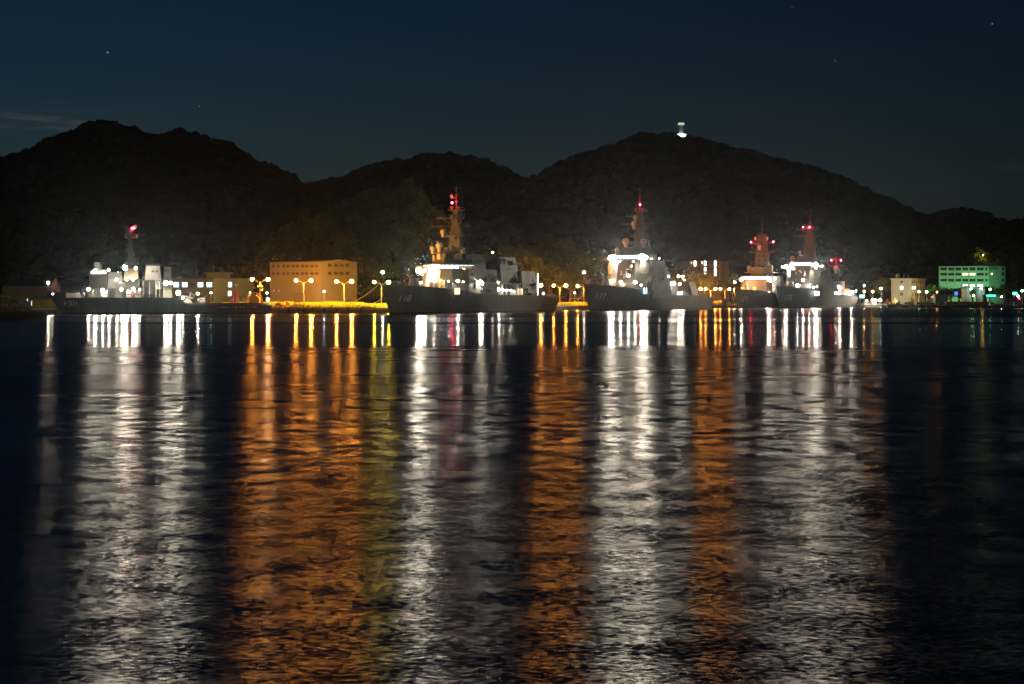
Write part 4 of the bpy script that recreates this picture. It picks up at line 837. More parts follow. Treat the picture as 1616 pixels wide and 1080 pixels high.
# -------- small ship beyond, only its masthead and bridge showing
E_ = Ship(1305, 1050, 60, 5.5, 0, 'patrol_ship', 'small ship behind the one numbered 175, showing only a thin mast with two red lights', 'warship', theta=D_.th)
E_.hull([(-5, 6.5), (20, 5.5), (60, 4.2)], 4, 'hull4301'); bf = 18; E_.cen = (30, 0)
E_.block('deckhouse', E_.octo(bf, bf + 22, 5, 1.5, .3), 4.4, E_.z(456, bf), 'light'); E_.block('bridge', E_.octo(bf + 1, bf + 12, 4.2, 1.5, .3), E_.z(456, bf) + .02, E_.z(444, bf), 'light')
E_.mast(bf + 8, E_.z(444, bf), E_.z(419, bf), 1.3, .5, 399.5, [(419.5, 1306.5, 1332), (409, 1315, 1326)], [(428, 1.8), (436, 2.4)], [(1319, 424, 1.5, -1)], [(1312, 411.2), (1327, 411.2)], lattice=True, leg=.14)

# -------- the auxiliary numbered 4301
C_ = Ship(97, 572, 64, 6.4, 427, 'support_ship', 'small grey auxiliary ship numbered 4301 with low open after deck, leftmost of all', 'ship', theta=math.radians(80))
dk = lambda py: H + (HZ - py) / F * 575
C_.hull([(-6, dk(461.5)), (7, dk(462.5)), (7.6, dk(470)), (20, dk(470)), (35.5, dk(470.5)), (38.8, dk(482)), (70, dk(482))], 4.6, 'hull4301', fine=.30, finew=.40, sternd=.97, sternw=.9, trans=.4)
C_.number('4301', 99.8, 124, 475.3, 483.2, w=.10)
S = C_; dz1, dz2 = dk(470), dk(482)
U_ = lambda px: S.pv(px, 470, 6.0)[0]
def blk(name, pxa, pxb, py0, py1, v0, v1, mat='light', ins=0.0, top=None):
    a, b_ = S.pv(pxa, 460, v1)[0], S.pv(pxb, 460, v1)[0]; z0, z1 = dk(py0), dk(py1)
    return S.block(name, [(a, v0), (a, v1), (b_, v1), (b_, v0)], z0, z1, mat, top=[(a + ins, v0 + ins * .5), (a + ins, v1 - ins * .3), (b_ - ins, v1 - ins * .3), (b_ - ins, v0 + ins * .5)])
blk('bulwark', 104, 134, 470, 462.5, 4.6, 4.9, 'white'); blk('bulwark', 108, 132, 470, 465, -4.9, -4.6, 'white')
blk('deckhouse', 141, 222, 470.5, 456.2, -3.6, 3.6, 'light'); blk('boat_deck', 139, 222, 456.2, 455.6, -5.6, 5.8, 'light')
blk('upper_house', 140.5, 169, 455.5, 434.5, -4.6, 4.6, 'grey'); blk('bridge_deck', 136.5, 171, 434.4, 433.6, -6.2, 6.2, 'light')
blk('bridge', 143, 168, 433.5, 426.5, -4.4, 4.4, 'light'); S.cen = (30, 0)
a, b_ = S.pv(144, 430, 4.4)[0], S.pv(167, 430, 4.4)[0]; S.windows([(a, 4.4), (b_, 4.4)], dk(432), dk(428.7), mat='wcyan', n_per_m=.8); S.windows([(a - .2, -4), (a - .2, 4)], dk(432), dk(428.7), mat='wcyan', n_per_m=.8)
blk('upper_house', 169.5, 196, 455.5, 441, -4.2, 4.2, 'light', .4); blk('upper_house', 170, 193, 441, 430, -3, 3.2, 'grey', .3)
blk('mast_house', 194.5, 219.5, 455.5, 441.8, -4, 4.0, 'light'); blk('mast_house', 195, 218.5, 441.7, 424.5, -3.0, 3.0, 'cream', .4); blk('boat_deck', 192, 222, 441.75, 440.9, -5, 5.6, 'light')
blk('funnel', 226.5, 256, 456, 419.8, -3.4, 3.4, 'white', .8); blk('funnel_end', 257, 271.5, 470, 421.5, -3.8, 3.9, 'tan', .4); blk('funnel_cap', 229, 255, 419.7, 416.5, -2.6, 2.6, 'dark', .3)
for i in range(3): S.windows([(S.pv(239, 430, 3.2)[0] + i * 1.3, 3.3), (S.pv(243, 430, 3.2)[0] + i * 1.3, 3.3)], dk(430), dk(427.4), mat='dark', name='vent_louvre')
blk('louvre_door', 260, 267, 432, 424.5, 3.5, 3.8, 'dark'); blk('awning', 219, 252, 443.2, 442.3, -4.8, 5.0, 'canvas'); blk('awning_side', 224, 246, 464, 443.3, 4.6, 4.75, 'canvas')
mb = MB()
for px in (219, 226, 236, 246, 252): a = S.pv(px, 460, 5)[0]; MB().tube((a, -4.9, dz1), (a, -4.9, dk(443)), .09, n=5).build('awning_stanchion', 'light', S.root)
for px in (139, 147, 158, 170, 181, 192, 203, 213): a = S.pv(px, 460, 5.7)[0]; MB().tube((a, -5.7, dz1), (a, -5.7, dk(456)), .08, n=5).build('deck_stanchion', 'light', S.root)
S.mast(S.pv(205, 400, 0)[0], dk(424.5), dk(372), .75, .42, 359, [(373.5, 197, 219), (387, 197.5, 211), (397.5, 196, 211)], [(375, 1.5), (398, 1.2)], [(199, 372, .45, 0), (216, 372.5, .4, 0), (213.5, 357, .5, 0)], [(208.8, 360.5), (210.8, 360.5)], leg=.1)
for px, py, r, m in [(150, 427, .55, 'warm_hi'), (171.4, 426.5, .46, 'warm'), (197, 423, .85, 'warm_hi'), (214.4, 423.7, .42, 'warm'), (184, 441.5, .42, 'warm'), (200, 441.6, .40, 'warm'), (209.8, 441.6, .40, 'warm'), (139.6, 457, .50, 'warm'), (162.2, 458, .50, 'warm'),
                     (191.6, 457, .48, 'warm'), (210.3, 456, .45, 'warm'), (220.3, 457.7, .22, 'warm'), (261.5, 447, .75, 'warm_hi'), (269, 447, .5, 'warm'), (281.5, 462.5, .85, 'warm_hi'), (288.5, 470, .35, 'warm'), (312, 463.5, .46, 'warm'), (422.5, 472.8, .5, 'warm'), (83, 464.5, .14, 'warm'), (186, 430, .12, 'grn'), (157, 431, .16, 'grn')]:
    S.lamp(S.V(px, py, 5.7 if py > 440 else 5.2), r * .74, m, (0, -1), .62)
q = S.V(76, 450, 0); MB().tube((q[0], 0, dk(461.5)), (q[0], 0, dk(447.5)), .1, .06, 6, mi=1).ico((q[0], 0, dk(446.7)), .28, 0).tube((q[0] + 1.8, 0, dk(461.5)), (q[0], 0, dk(450)), .04, n=4, mi=1).build('jackstaff', ['warm', 'pole'], S.root)
a, b_ = S.pv(80, 455, 0)[0], S.pv(94, 455, 0)[0]; m_ = (a * .45 + b_ * .55)      # peaked canvas dodger at the bow
MB().add([(a, -1.6, dk(461.3)), (b_, -1.6, dk(461.3)), (b_, -1.6, dk(452)), (m_, -.2, dk(438.5)), (a, -1.6, dk(453)), (a, 1.6, dk(461.3)), (b_, 1.6, dk(461.3)), (b_, 1.6, dk(452)), (m_, .2, dk(438.5)), (a, 1.6, dk(453))],
        [(0, 1, 2, 3, 4), (9, 8, 7, 6, 5), (0, 5, 6, 1), (1, 6, 7, 2), (2, 7, 8, 3), (3, 8, 9, 4), (4, 9, 5, 0)]).build('peaked_canvas_cover', 'pink', S.root)
S.clutter(S.pv(110, 465, 2)[0], S.pv(135, 465, 2)[0], -3, 4, dz1, 7, 81); S.clutter(S.pv(142, 460, 4)[0], S.pv(220, 465, 4)[0], 4, 5.3, dz1, 14, 82); S.clutter(U_(176), U_(196), 3.6, 5, dk(455.4), 4, 84)
S.clutter(U_(145), U_(168), -3, 3, dk(426.4), 5, 85); S.clutter(U_(196), U_(216), -2, 2, dk(424.4), 5, 86)
MB().ball((U_(120), -3, dz1 + .9), 1.0, 8, 6, sz=.8).build('red_cover', 'red', S.root); MB().ball((U_(126), -3, dz1 + .8), .7, 8, 6).build('red_cover', 'red', S.root)
MB().ball((U_(208), -5.2, dz1 + 1.0), .45, 8, 6, sz=1.8).build('red_cover', 'red', S.root)
# after deck: tripod, windlass, bitts, bulwark with freeing ports
mb = MB(); ta = S.V(373, 456, 0)
for px, v in ((361.5, 2), (375.5, 2.5), (370, -3)): u, _ = S.pv(px, 478, v); mb.tube((u, -v, dz2), (ta[0], 0, dk(456)), .34, .22, 6)
mb.build('tripod_frame', 'red', S.root); MB().tube((ta[0], 0, dk(457)), (ta[0], 0, dk(449.5)), .08, n=5).cbox((ta[0], 0, dk(450.5)), 1.2, .5, .5).build('tripod_mast', 'white', S.root)
mb = MB(); a = U_(296); mb.tube((a, -4, dz2 + 1.1), (a, 0, dz2 + 1.1), 1.05, n=14); mb.box(a - 1.4, a + 1.4, -4.3, -4.0, dz2, dz2 + 1.3); mb.box(a - 1.4, a + 1.4, 0, .3, dz2, dz2 + 1.3); mb.build('towing_winch', 'light', S.root)
mb = MB().tube((U_(283), -4, dk(466)), (U_(305), -4, dk(471)), .25, n=6); mb.tube((U_(299), -3, dz2), (U_(301), -3, dk(462)), .3, n=6); mb.tube((U_(301), -3, dk(462)), (U_(308), -3, dk(468)), .22, n=6); mb.build('deck_crane', 'light', S.root)
S.clutter(U_(312), U_(330), 1, 4.5, dz2, 7, 88); S.clutter(U_(340), U_(410), -4, 4, dz2, 5, 89)
mb = MB().box(U_(292), U_(424), -5.75, -5.6, dz2, dz2 + .75); a = U_(292)
for i in range(46): u = a + i * .62; mb.box(u, u + .1, -5.95, -5.76, dz2 + .05, dz2 + .75)
mb.build('bulwark', 'grey', S.root)
mb = MB()
for px in [300, 309, 325, 331, 336, 342, 346, 349, 352, 356, 371, 378, 384, 400]: u = U_(px); mb.box(u, u + .5, -6.32, -6.25, dz2 - .75, dz2 - .45)
mb.build('freeing_port', 'white', S.root)
S.rail(8.6, 34); S.rail(-3, 6.5, -1); S.rail(-3, 6.5, 1)
for px, py in ((150, 396), (247, 404), (258, 405)): S.whip(px, py, U_(px), dk(420 if px > 200 else 427))
# ------------------------------------------------------------------ buildings
def wall_hit(px, A_, B_):
    k = (px - CX) / F; t = (k * A_[1] - A_[0]) / ((B_[0] - A_[0]) - k * (B_[1] - A_[1])); return t, A_[1] + t * (B_[1] - A_[1])
def zat(py, Y): return H + (HZ - py) / F * Y
def building(name, label, cat, corners, ztop, wall, z0=GZ, windows=(), roof=True, parapet=.0, gable=None, cornice=0.0, cmat=None):
    """corners: footprint seen from above, (x, y) list. windows: (edge index, px centre, py centre, w px, h px, pane material, name)"""
    c0 = corners[0]; t = thing(name, label, cat, (c0[0], c0[1], 0)); loc = [(x - c0[0], y - c0[1]) for x, y in corners]; n = len(loc)
    mb = MB().prism(loc, z0, ztop); mb.build('wall', wall, t)
    cx_, cy_ = sum(p[0] for p in loc) / n, sum(p[1] for p in loc) / n
    sc_ = lambda k: [(cx_ + (x - cx_) * k, cy_ + (y - cy_) * k) for x, y in loc]
    if roof:
        ov = 1 + cornice
        if gable is None: MB().prism(sc_(ov), ztop + .01, ztop + .45).build('roof', cmat or 'roof', t)
        else:
            a, b, c, d = loc; k = gable; r0 = ((b[0] + c[0]) / 2, (b[1] + c[1]) / 2); r1 = ((a[0] + d[0]) / 2, (a[1] + d[1]) / 2)
            mb = MB(); z = ztop
            mb.add([(*a, z), (*b, z), (*c, z), (*d, z), (*r1, z + k), (*r0, z + k)], [(1, 5, 4, 0), (2, 3, 4, 5)], 0); mb.add([(*b, z), (*c, z), (*r0, z + k), (*a, z), (*d, z), (*r1, z + k)], [(0, 1, 2), (4, 3, 5)], 1); mb.build('roof', ['roof', wall], t)
    for e, px, py, wp, hp, pm, nm in windows:
        A_, B_ = corners[e], corners[(e + 1) % n]; tt, Y = wall_hit(px, A_, B_); t2, _ = wall_hit(px + wp / 2, A_, B_); t1, _ = wall_hit(px - wp / 2, A_, B_)
        l = math.hypot(B_[0] - A_[0], B_[1] - A_[1]); ux, uy = (B_[0] - A_[0]) / l, (B_[1] - A_[1]) / l; nx, ny = uy, -ux
        if nx * A_[0] + ny * A_[1] > 0: nx, ny = -nx, -ny        # face the water side
        zc = zat(py, Y); h = hp / F * Y; s0, s1 = min(t1, t2) * l, max(t1, t2) * l; ax, ay = A_[0] - c0[0], A_[1] - c0[1]
        def quad(mb, sa, sb, za, zb_, o, th, mi=0):
            q = [(ax + ux * sa + nx * o, ay + uy * sa + ny * o), (ax + ux * sb + nx * o, ay + uy * sb + ny * o), (ax + ux * sb + nx * (o + th), ay + uy * sb + ny * (o + th)), (ax + ux * sa + nx * (o + th), ay + uy * sa + ny * (o + th))]
            mb.prism(q, za, zb_, mi=mi)
        f = MB(); b_ = .09; z0_, z1_ = zc - h / 2, zc + h / 2
        quad(f, s0 - b_, s0, z0_ - b_, z1_ + b_, .01, .12); quad(f, s1, s1 + b_, z0_ - b_, z1_ + b_, .01, .12); quad(f, s0, s1, z1_, z1_ + b_, .01, .115); quad(f, s0, s1, z0_ - b_, z0_, .01, .16)
        m_ = (s0 + s1) / 2
        if s1 - s0 > 1.2: quad(f, m_ - .04, m_ + .04, z0_, z1_, .01, .09)
        fo = f.build(nm, 'frame', t); p = MB(); quad(p, s0 + .01, s1 - .01, z0_ + .01, z1_ - .01, .012, .03); p.build('pane', pm, fo)
    return t
W = 'window'
# tan warehouse
c = XY(506, 640); Lf = (c[0] - 19.5, c[1] + 15); Rg = (c[0] + .61 * 18.6, c[1] + .79 * 18.6); back = (Lf[0] + Rg[0] - c[0], Lf[1] + Rg[1] - c[1])
wins = []
for py in (420.3, 432): wins += [(0, x, py, 3.6, 3.6, 'blind', W) for x in (431.6, 439.2, 447.9, 454.5, 462.9, 469.4, 477.8, 484, 492.6, 500.3)]
for py in (418.8, 431.7): wins += [(1, x, py, 5, 4.4, 'blind', W) for x in (520.5, 529.9, 538.8, 548.1)]
wins += [(0, 432.5, 459, 3.5, 3.2, 'pale', W), (0, 440, 459, 3.5, 3.2, 'pale', W)]
building('warehouse', 'big tan four-storey warehouse with two rows of small windows, lit by orange quay lamps', 'building', [Lf, c, Rg, back], zat(413.4, 645), 'tan', windows=wins, gable=.9)
# olive office
a, b_, c2 = XY(236, 655), XY(337, 648), XY(400, 668)
wins = [(0, x, 449.6, 8.4, 7.4, m, W) for x, m in ((278, 'wblue'), (291.8, 'wblue'), (304.5, 'blind'), (316.5, 'wblue'), (330.4, 'wblue'))] + [(1, 362.7, 449.4, 5.6, 8, 'wblue', W), (1, 362.2, 463.5, 5.6, 8, 'wblue', W), (0, 262, 449.6, 8, 7, 'blind', W)]
o = building('office', 'olive two-storey office with blue-lit windows behind the after deck of ship 4301', 'building', [a, b_, c2, (c2[0] - 8, c2[1] + 22), (a[0] + 2, a[1] + 24)], zat(440.8, 655), 'olive', windows=wins, cornice=.01)
mb = MB(); p0 = (XY(325.5, 662)[0] - a[0], 662 - a[1]); mb.box(p0[0], p0[0] + 7.6, p0[1], p0[1] + 6, zat(440, 655), zat(432, 660)); mb.box(p0[0] - 1, p0[0] + 8.6, p0[1] - 1, p0[1] + 7, zat(432, 660), zat(430, 660)); mb.tube((p0[0] + 5, p0[1] + 2, zat(430, 660)), (p0[0] + 5, p0[1] + 2, zat(423.5, 660)), .1, n=5); mb.build('penthouse', 'olive', o)
mb = MB()
for px, py in ((310, 410), (336.8, 411)): x, y = XY(px, 664); mb.tube((x - a[0], y - a[1], zat(436, 664)), (x - a[0], y - a[1], zat(py, 664)), .09, .05, n=4)
mb.build('antenna_mast', 'pole', o)
# long low shed at far left
a2, b2 = XY(4, 700), XY(246, 690)
o = building('storage_shed', 'long low brown shed with dark roof behind the bushes on the far left', 'building', [a2, b2, (b2[0] + 4, b2[1] + 18), (a2[0], a2[1] + 20)], zat(452, 695), 'tan', gable=2.6)
# tan block with bright stair windows, behind 177
a3, b3, c3 = XY(1063, 1030), XY(1088, 1000), XY(1137.5, 1010)
wins = []
for x, rows in ((1096.7, ((411, 420.3),)), (1112.7, ((411, 419.6), (422.4, 428), (430.3, 432.5))), (1128.6, ((411, 420.6), (423, 428.6), (430.2, 435.3)))): wins += [(1, x, (p + q_) / 2, 3.2, q_ - p, 'wwhite', 'stair_window') for p, q_ in rows]
wins += [(1, 1107.8, 414.8, 2.2, 4.2, 'wwarm', W)] + [(1, x, 415, 2.4, 3.2, 'wwarmd', W) for x in (1091.0,)]
wins += [(1, x, py, 3.2, 3.0, 'blind', W) for x in (1103, 1118.5, 1123.6, 1133.5) for py in (415, 424.6)]
building('dormitory_block', 'tan flat-roofed block with three columns of bright stair windows behind ship 177', 'building', [a3, b3, c3, (c3[0] + 6, c3[1] + 14), (a3[0] + 10, a3[1] + 20)], zat(412.4, 1005), 'tan', windows=wins, cornice=.02, z0=GZ)
# cream building with rooftop tanks
a4, b4, c4 = XY(1406.5, 1015), XY(1437.6, 1005), XY(1460, 1030)
wins = [(0, 1422.8, 445.2, 3.8, 3.4, 'blind', W), (0, 1423, 454.4, 4.6, 5.0, 'wwhite', W), (0, 1422.8, 464.2, 4.4, 4.6, 'blind', W), (1, 1441.9, 454.4, 5.6, 4.2, 'wwhite', W)]
wins += [(1, x, 445.4, 1.9, 3.4, 'blind', W) for x in (1439.9, 1442.8, 1446.2, 1449.2, 1452.4, 1456.6)] + [(1, x, 455, 1.5, 4.2, 'blind', W) for x in (1447.4, 1450.2, 1453, 1456.6)] + [(1, x, 465, 1.7, 4.6, 'blind', W) for x in (1440.5, 1444.6, 1448.6, 1452.6, 1456.4)]
o = building('harbour_office', 'cream three-storey building with round tanks on its roof, right of the pier lights', 'building', [a4, b4, c4, (c4[0] - 8, c4[1] + 16), (a4[0] + 6, a4[1] + 22)], zat(440.8, 1010), 'cream', windows=wins, cornice=.07, cmat='cream')
zr = zat(439.5, 1010)
for px, w_, h_ in ((1417, 1.05, 1.6), (1426, .6, 1.2), (1433.5, .45, 1.2)):
    x, y = XY(px, 1018); MB().lathe((x - a4[0], y - a4[1], zr + .4), [(w_, 0), (w_, h_), (w_ * .7, h_ * 1.3), (w_ * .2, h_ * 1.4)], 12).tube((x - a4[0], y - a4[1], zr - .3), (x - a4[0], y - a4[1], zr + .5), w_ * .5, n=6).build('roof_tank', 'cream', o)
mb = MB()
for i in range(9): t = (i + .3) / 9; mb.box(*(lambda x, y: (x - .14, x + .14, y - .35, y + .1))(b4[0] - a4[0] + (c4[0] - b4[0]) * t, b4[1] - a4[1] + (c4[1] - b4[1]) * t - .2), GZ, zat(441.5, 1010))
mb.build('wall_fin', 'cream', o)
# green lit block
a5, b5, c5, d5 = XY(1481.5, 1110), XY(1559, 1102), XY(1586, 1112), XY(1588, 1140)
wins = []
cols = [(1489.3, 10), (1501, 9), (1512.2, 9), (1523.3, 9), (1534.5, 9.2), (1546.8, 10.6), (1556.6, 3.2)]
for py in (424.5, 433, 442.3): wins += [(0, x, py, w_, 4.0 if py < 430 else 3.6, 'wwarm' if (py == 433 and x in (1523.3, 1534.5)) else 'glass', W) for x, w_ in cols]
wins += [(0, x, 450.9, w_ * .8, 2.6, 'wwhite', W) for x, w_ in cols[3:6]]
wins += [(1, 1565, 432.5, 3, 3, 'wwarm', W)] + [(1, x, 424, 1.5, 3.2, 'glass', W) for x in (1562, 1565.5, 1569, 1572.5)] + [(1, 1582.5, py, 3.2, 4.4, 'glass', W) for py in (424.5, 433, 442.3)] + [(1, 1572.6, py, 1.2, 1.6, 'glass', W) for py in (431, 440.3)]
o = building('hospital_block', 'long four-storey block bathed in green lamp light at the right edge', 'building', [a5, b5, c5, d5, (a5[0] + 10, 1140)], zat(421.6, 1105), 'green_lit', windows=wins, cornice=.008, cmat='green_lit')
mb = MB(); X0 = XY(1557, 1116)[0] - a5[0]; mb.box(X0, X0 + 6.6, 4, 12, zat(420, 1116), zat(414.2, 1116)); mb.build('penthouse', 'green_lit', o)
X0 = XY(1538, 1120)[0] - a5[0]; MB().box(X0, X0 + 7.5, 8, 13, zat(420, 1116), zat(417.2, 1116)).build('penthouse', 'green_lit', o)
mb = MB()
for px, _ in [(1483, 0), (1495.2, 0), (1506.6, 0), (1517.6, 0), (1529, 0), (1540.4, 0), (1553.6, 0), (1559, 0)]:
    t, Y = wall_hit(px, a5, b5); x = a5[0] + (b5[0] - a5[0]) * t - a5[0]; y = (b5[1] - a5[1]) * t; mb.box(x - .28, x + .28, y - .75, y - .02, GZ, zat(421.7, 1105))
for py in (428.8, 437.6, 446.6):
    mb.add([(0, -.6, zat(py, 1106)), (b5[0] - a5[0], b5[1] - a5[1] - .6, zat(py, 1106)), (b5[0] - a5[0], b5[1] - a5[1] - .6, zat(py, 1106) + .5), (0, -.6, zat(py, 1106) + .5), (0, 0, zat(py, 1106)), (b5[0] - a5[0], b5[1] - a5[1], zat(py, 1106)), (b5[0] - a5[0], b5[1] - a5[1], zat(py, 1106) + .5), (0, 0, zat(py, 1106) + .5)], [(0, 1, 2, 3), (3, 2, 6, 7), (1, 0, 4, 5)])
mb.build('facade_frame', 'green_lit', o)
# hilltop tower
t = thing('observation_tower', 'lone lit observation tower on the summit of the big right hill', 'tower', (*XY(1075, 3000), 0)); zb = zat(217, 3000)
MB().lathe((0, 0, zb - 12), [(4.4, 0), (4.0, 10), (3.0, 30), (4.4, 31), (4.6, 34), (3.2, 38), (1.0, 40)], 14).build('shaft', 'pale', t)
MB().tube((0, 0, zb + 27), (0, 0, zb + 33), .8, .3, 6).build('antenna', 'pole', t)
MB().lathe((0, 0, zb + 20.2), [(5.0, 0), (5.2, .3), (5.2, 2.4), (4.9, 3.0)], 14).build('lookout_windows', glow('lookout_light', (.85, 1, .8), .7, False), t)
MB().lathe((0, 0, zb + .6), [(8.4, 0), (8.4, 3.6), (7.6, 4.4)], 18).build('base_windows', glow('tower_base_light', (.75, 1, .9), 3.5, False), t)
# stars
for px, py, r, lab in ((170, 83, 13, 'brightest star, high above the left hill'), (1318, 96, 9, 'faint star right of the hilltop tower'), (1566, 38, 9, 'faint star in the upper right corner'), (315, 168, 8, 'dim star just above the left hill'), (1250, 12, 7, 'dim star at the top edge of the sky')):
    p = P(px, py, 40000); o = MB().ico((0, 0, 0), r).build('star', 'star'); o.location = p; tag(o, lab, 'star', 'stars')
# ------------------------------------------------------------------ quay lamps
def quay_lamp(label, px, py_head, Y, half_px, mat, size=1.0):
    x, y = XY(px, Y); zh = zat(py_head, Y); t = thing('street_lamp', label, 'street lamp', (x, y, 0), 0, 'two-headed lamps along the quay'); hw = half_px / F * Y
    MB().lathe((0, 0, GZ), [(.3, 0), (.3, .5), (.16, .6), (.15, 1.2), (.09, zh - GZ - .9)], 8).build('pole', 'steel', t)
    mb = MB()
    for sg in (-1, 1):
        pr = (0, 0, zh - 1.0)
        for k in range(1, 6): q = (sg * hw * k / 5, 0, zh - 1.0 + 1.15 * math.sin(k / 5 * 1.45)); mb.tube(pr, q, .06, n=5); pr = q
    mb.build('arm', 'steel', t)
    for sg in (-1, 1): MB().ico((sg * hw, -.05, zh), (.46 if sg < 0 else .56) * size, 0).prism([(sg * hw - .6, -.4), (sg * hw + .6, -.4), (sg * hw + .6, .4), (sg * hw - .6, .4)], zh + .42, zh + .62, mi=1).build('lamp', [mat, 'steel'], t)
    return t
quay_lamp('leftmost orange two-headed lamp, with two round loudspeakers on its pole', 410.5, 441.3, 609, 12.6, 'sod')
quay_lamp('orange two-headed lamp behind the stack of pallets on the quay', 479, 443, 609, 12, 'sod')
quay_lamp('orange two-headed lamp in front of the tan warehouse gable', 543, 444.5, 609, 12, 'sod')
quay_lamp('yellow two-headed lamp beside the bow of the ship numbered 118', 602, 445.8, 609, 11.4, 'yel')
quay_lamp('two-headed lamp partly behind the flight deck of the ship numbered 118', 844, 450.6, 760, 9.6, 'sod')
quay_lamp('two-headed lamp directly right of the stern of the ship numbered 118', 883.4, 451, 800, 9.6, 'sod')
quay_lamp('two-headed lamp half hidden by the bow of the ship numbered 177', 921, 451.7, 815, 9.4, 'sod')
quay_lamp('two-headed lamp partly behind the stern of the ship numbered 177', 1098, 456.2, 925, 7.8, 'sod')
quay_lamp('two-headed lamp under the tan block, right of the stern of ship 177', 1121.4, 456.4, 935, 7.8, 'sod')
quay_lamp('middle two-headed lamp over the yellow lit quay head right of ship 177', 1144, 456.5, 925, 7.4, 'sod', .8)
quay_lamp('two-headed lamp beside the bow of the ship with the lattice mast', 1166.5, 456.8, 950, 7.6, 'sod', .45)
# loudspeakers on the first pole
t = bpy.data.objects['street_lamp']; MB().ball((-.45, -.2, zat(452.5, 609)), .42, 8, 6).ball((.35, -.2, zat(452, 609)), .42, 8, 6).ball((.6, -.1, zat(458, 609)), .3, 8, 6).build('loudspeaker', 'cream', t)
def post_lamp(label, px, py, Y, r, mat, h=None, group=None, z0=GZ):
    x, y = XY(px, Y); zh = zat(py, Y); t = thing('lamp_post', label, 'lamp', (x, y, 0), 0, group)
    MB().tube((0, .1, z0), (0, .1, zh - r * .6), .09, .06, 6).build('pole', 'steel', t); MB().ico((0, 0, zh), r, 0).lathe((0, 0, zh + r * .8), [(r * .9, 0), (r * .4, .2)], 8, mi=1).build('lamp', [mat, 'steel'], t); return t
SM = 'small single lamps on the shore'
post_lamp('small white globe lamp on a thin post before the tan warehouse', 511.5, 460.3, 632, .30, 'cool', group=SM)
post_lamp('green-white lamp on a bent post between the ships 118 and 177', 906.8, 462.4, 795, .34, 'grn', group=SM)
post_lamp('green lamp over the entrance of the olive office', 333, 462.3, 640, .30, 'grn', group=SM)
post_lamp('green-white lamp left of the cable reel', 394.5, 462.2, 640, .26, 'grn', group=SM)
post_lamp('paired green-white lamps right of the first two-headed lamp', 421.5, 462.8, 640, .32, 'grn', group=SM)
post_lamp('white lamp on the pier end nearest the orange sheds, brightest there', 1388.5, 474, 1062, .65, 'warm_lo', group=SM)
post_lamp('white lamp just left of the brightest pier end lamp', 1382, 474, 1066, .5, 'warm_lo', group=SM)
post_lamp('white lamp low on the pier under the two orange lamps', 1377, 473.5, 1070, .48, 'warm_lo', group=SM)
post_lamp('lowest white lamp on the pier end', 1380.5, 480, 1060, .5, 'warm_lo', group=SM)
post_lamp('left of the two orange lamps beyond the stern of ship 175', 1363.7, 460.5, 1090, .36, 'sod', group=SM)
post_lamp('right of the two orange lamps beyond the stern of ship 175', 1377.4, 460.5, 1090, .36, 'sod', group=SM)
post_lamp('tall cyan-white lamp above the two orange pier lamps', 1363.7, 451, 1100, .3, 'cool', group=SM)
post_lamp('small bluish lamp between the pier lamps and the cream building', 1390.5, 455.3, 1080, .36, 'cool', group=SM)
post_lamp('small white lamp at the foot of the stern of ship 175', 1368, 474.7, 1075, .3, 'warm_lo', group=SM)
post_lamp('green-white lamp in front of the cream building wall fins', 1450.4, 460.7, 1000, .55, 'grn', group=SM)
post_lamp('green-white lamp at the right corner of the cream building', 1462.3, 460.9, 1000, .6, 'grn', group=SM)
post_lamp('orange lamp above the orange lit hut', 1478.6, 461.3, 1000, .2, 'sod', group=SM)
post_lamp('tall white lamp between the two pale domes', 1532.5, 456, 990, .55, 'grn', group=SM)
post_lamp('small white lamp on the second pale dome', 1548.7, 455.2, 990, .4, 'cool', group=SM)
post_lamp('white lamp post right of the domes above the cyan canopy', 1562.6, 456.8, 990, .55, 'grn', group=SM)
post_lamp('low yellow-green lamp under the tall lamp between the domes', 1536.5, 466.5, 985, .5, 'grn', group=SM)
post_lamp('white lamp right of the cyan canopy', 1580.5, 468.4, 985, .3, 'cool', group=SM)
post_lamp('bright white lamp at the far right beside the red signal', 1606.5, 467.5, 980, .5, 'cool', group=SM)
post_lamp('white lamp at the right frame edge among green leaves', 1613, 459, 1000, .6, 'grn', group=SM)
post_lamp('lone yellow lamp in a tree on the dark slope above the green block', 1551, 403.3, 1170, .22, 'yel', group=SM, z0=zat(412, 1170))
for lab, px in (('green floodlight at the left foot of the green lit block', 1492), ('green floodlight below the two warm windows of the green lit block', 1523), ('green floodlight under the right part of the green lit block', 1552), ('green floodlight at the right corner of the green lit block', 1578)):
    x, y = XY(px, 1076); t = thing('ground_floodlight', lab, 'floodlight', (x, y, 0), 0, 'green floodlights before the block')
    MB().add([(-.6, .25, GZ + .9), (.6, .25, GZ + .9), (.6, -.15, GZ + 1.5), (-.6, -.15, GZ + 1.5)], [(3, 2, 1, 0)]).build('lens', 'grnhi', t); MB().box(-.7, .7, -.5, -.2, GZ + .5, GZ + 1.6).box(-.1, .1, -.45, -.25, GZ, GZ + .5).build('housing', 'black', t)
for lab, px, yy in (('shaded floodlight aimed at the left wall of the cream building', 1418, 988), ('shaded floodlight aimed at the finned wall of the cream building', 1452, 992)):
    x, y = XY(px, yy); t = thing('ground_floodlight', lab, 'floodlight', (x, y, 0), 0, 'floodlights before the cream building')
    MB().add([(-.5, .25, GZ + .9), (.5, .25, GZ + .9), (.5, -.1, GZ + 1.4), (-.5, -.1, GZ + 1.4)], [(3, 2, 1, 0)]).build('lens', 'wallfl', t); MB().box(-.6, .6, -.5, -.2, GZ + .5, GZ + 1.5).box(-.1, .1, -.45, -.25, GZ, GZ + .5).build('housing', 'black', t)
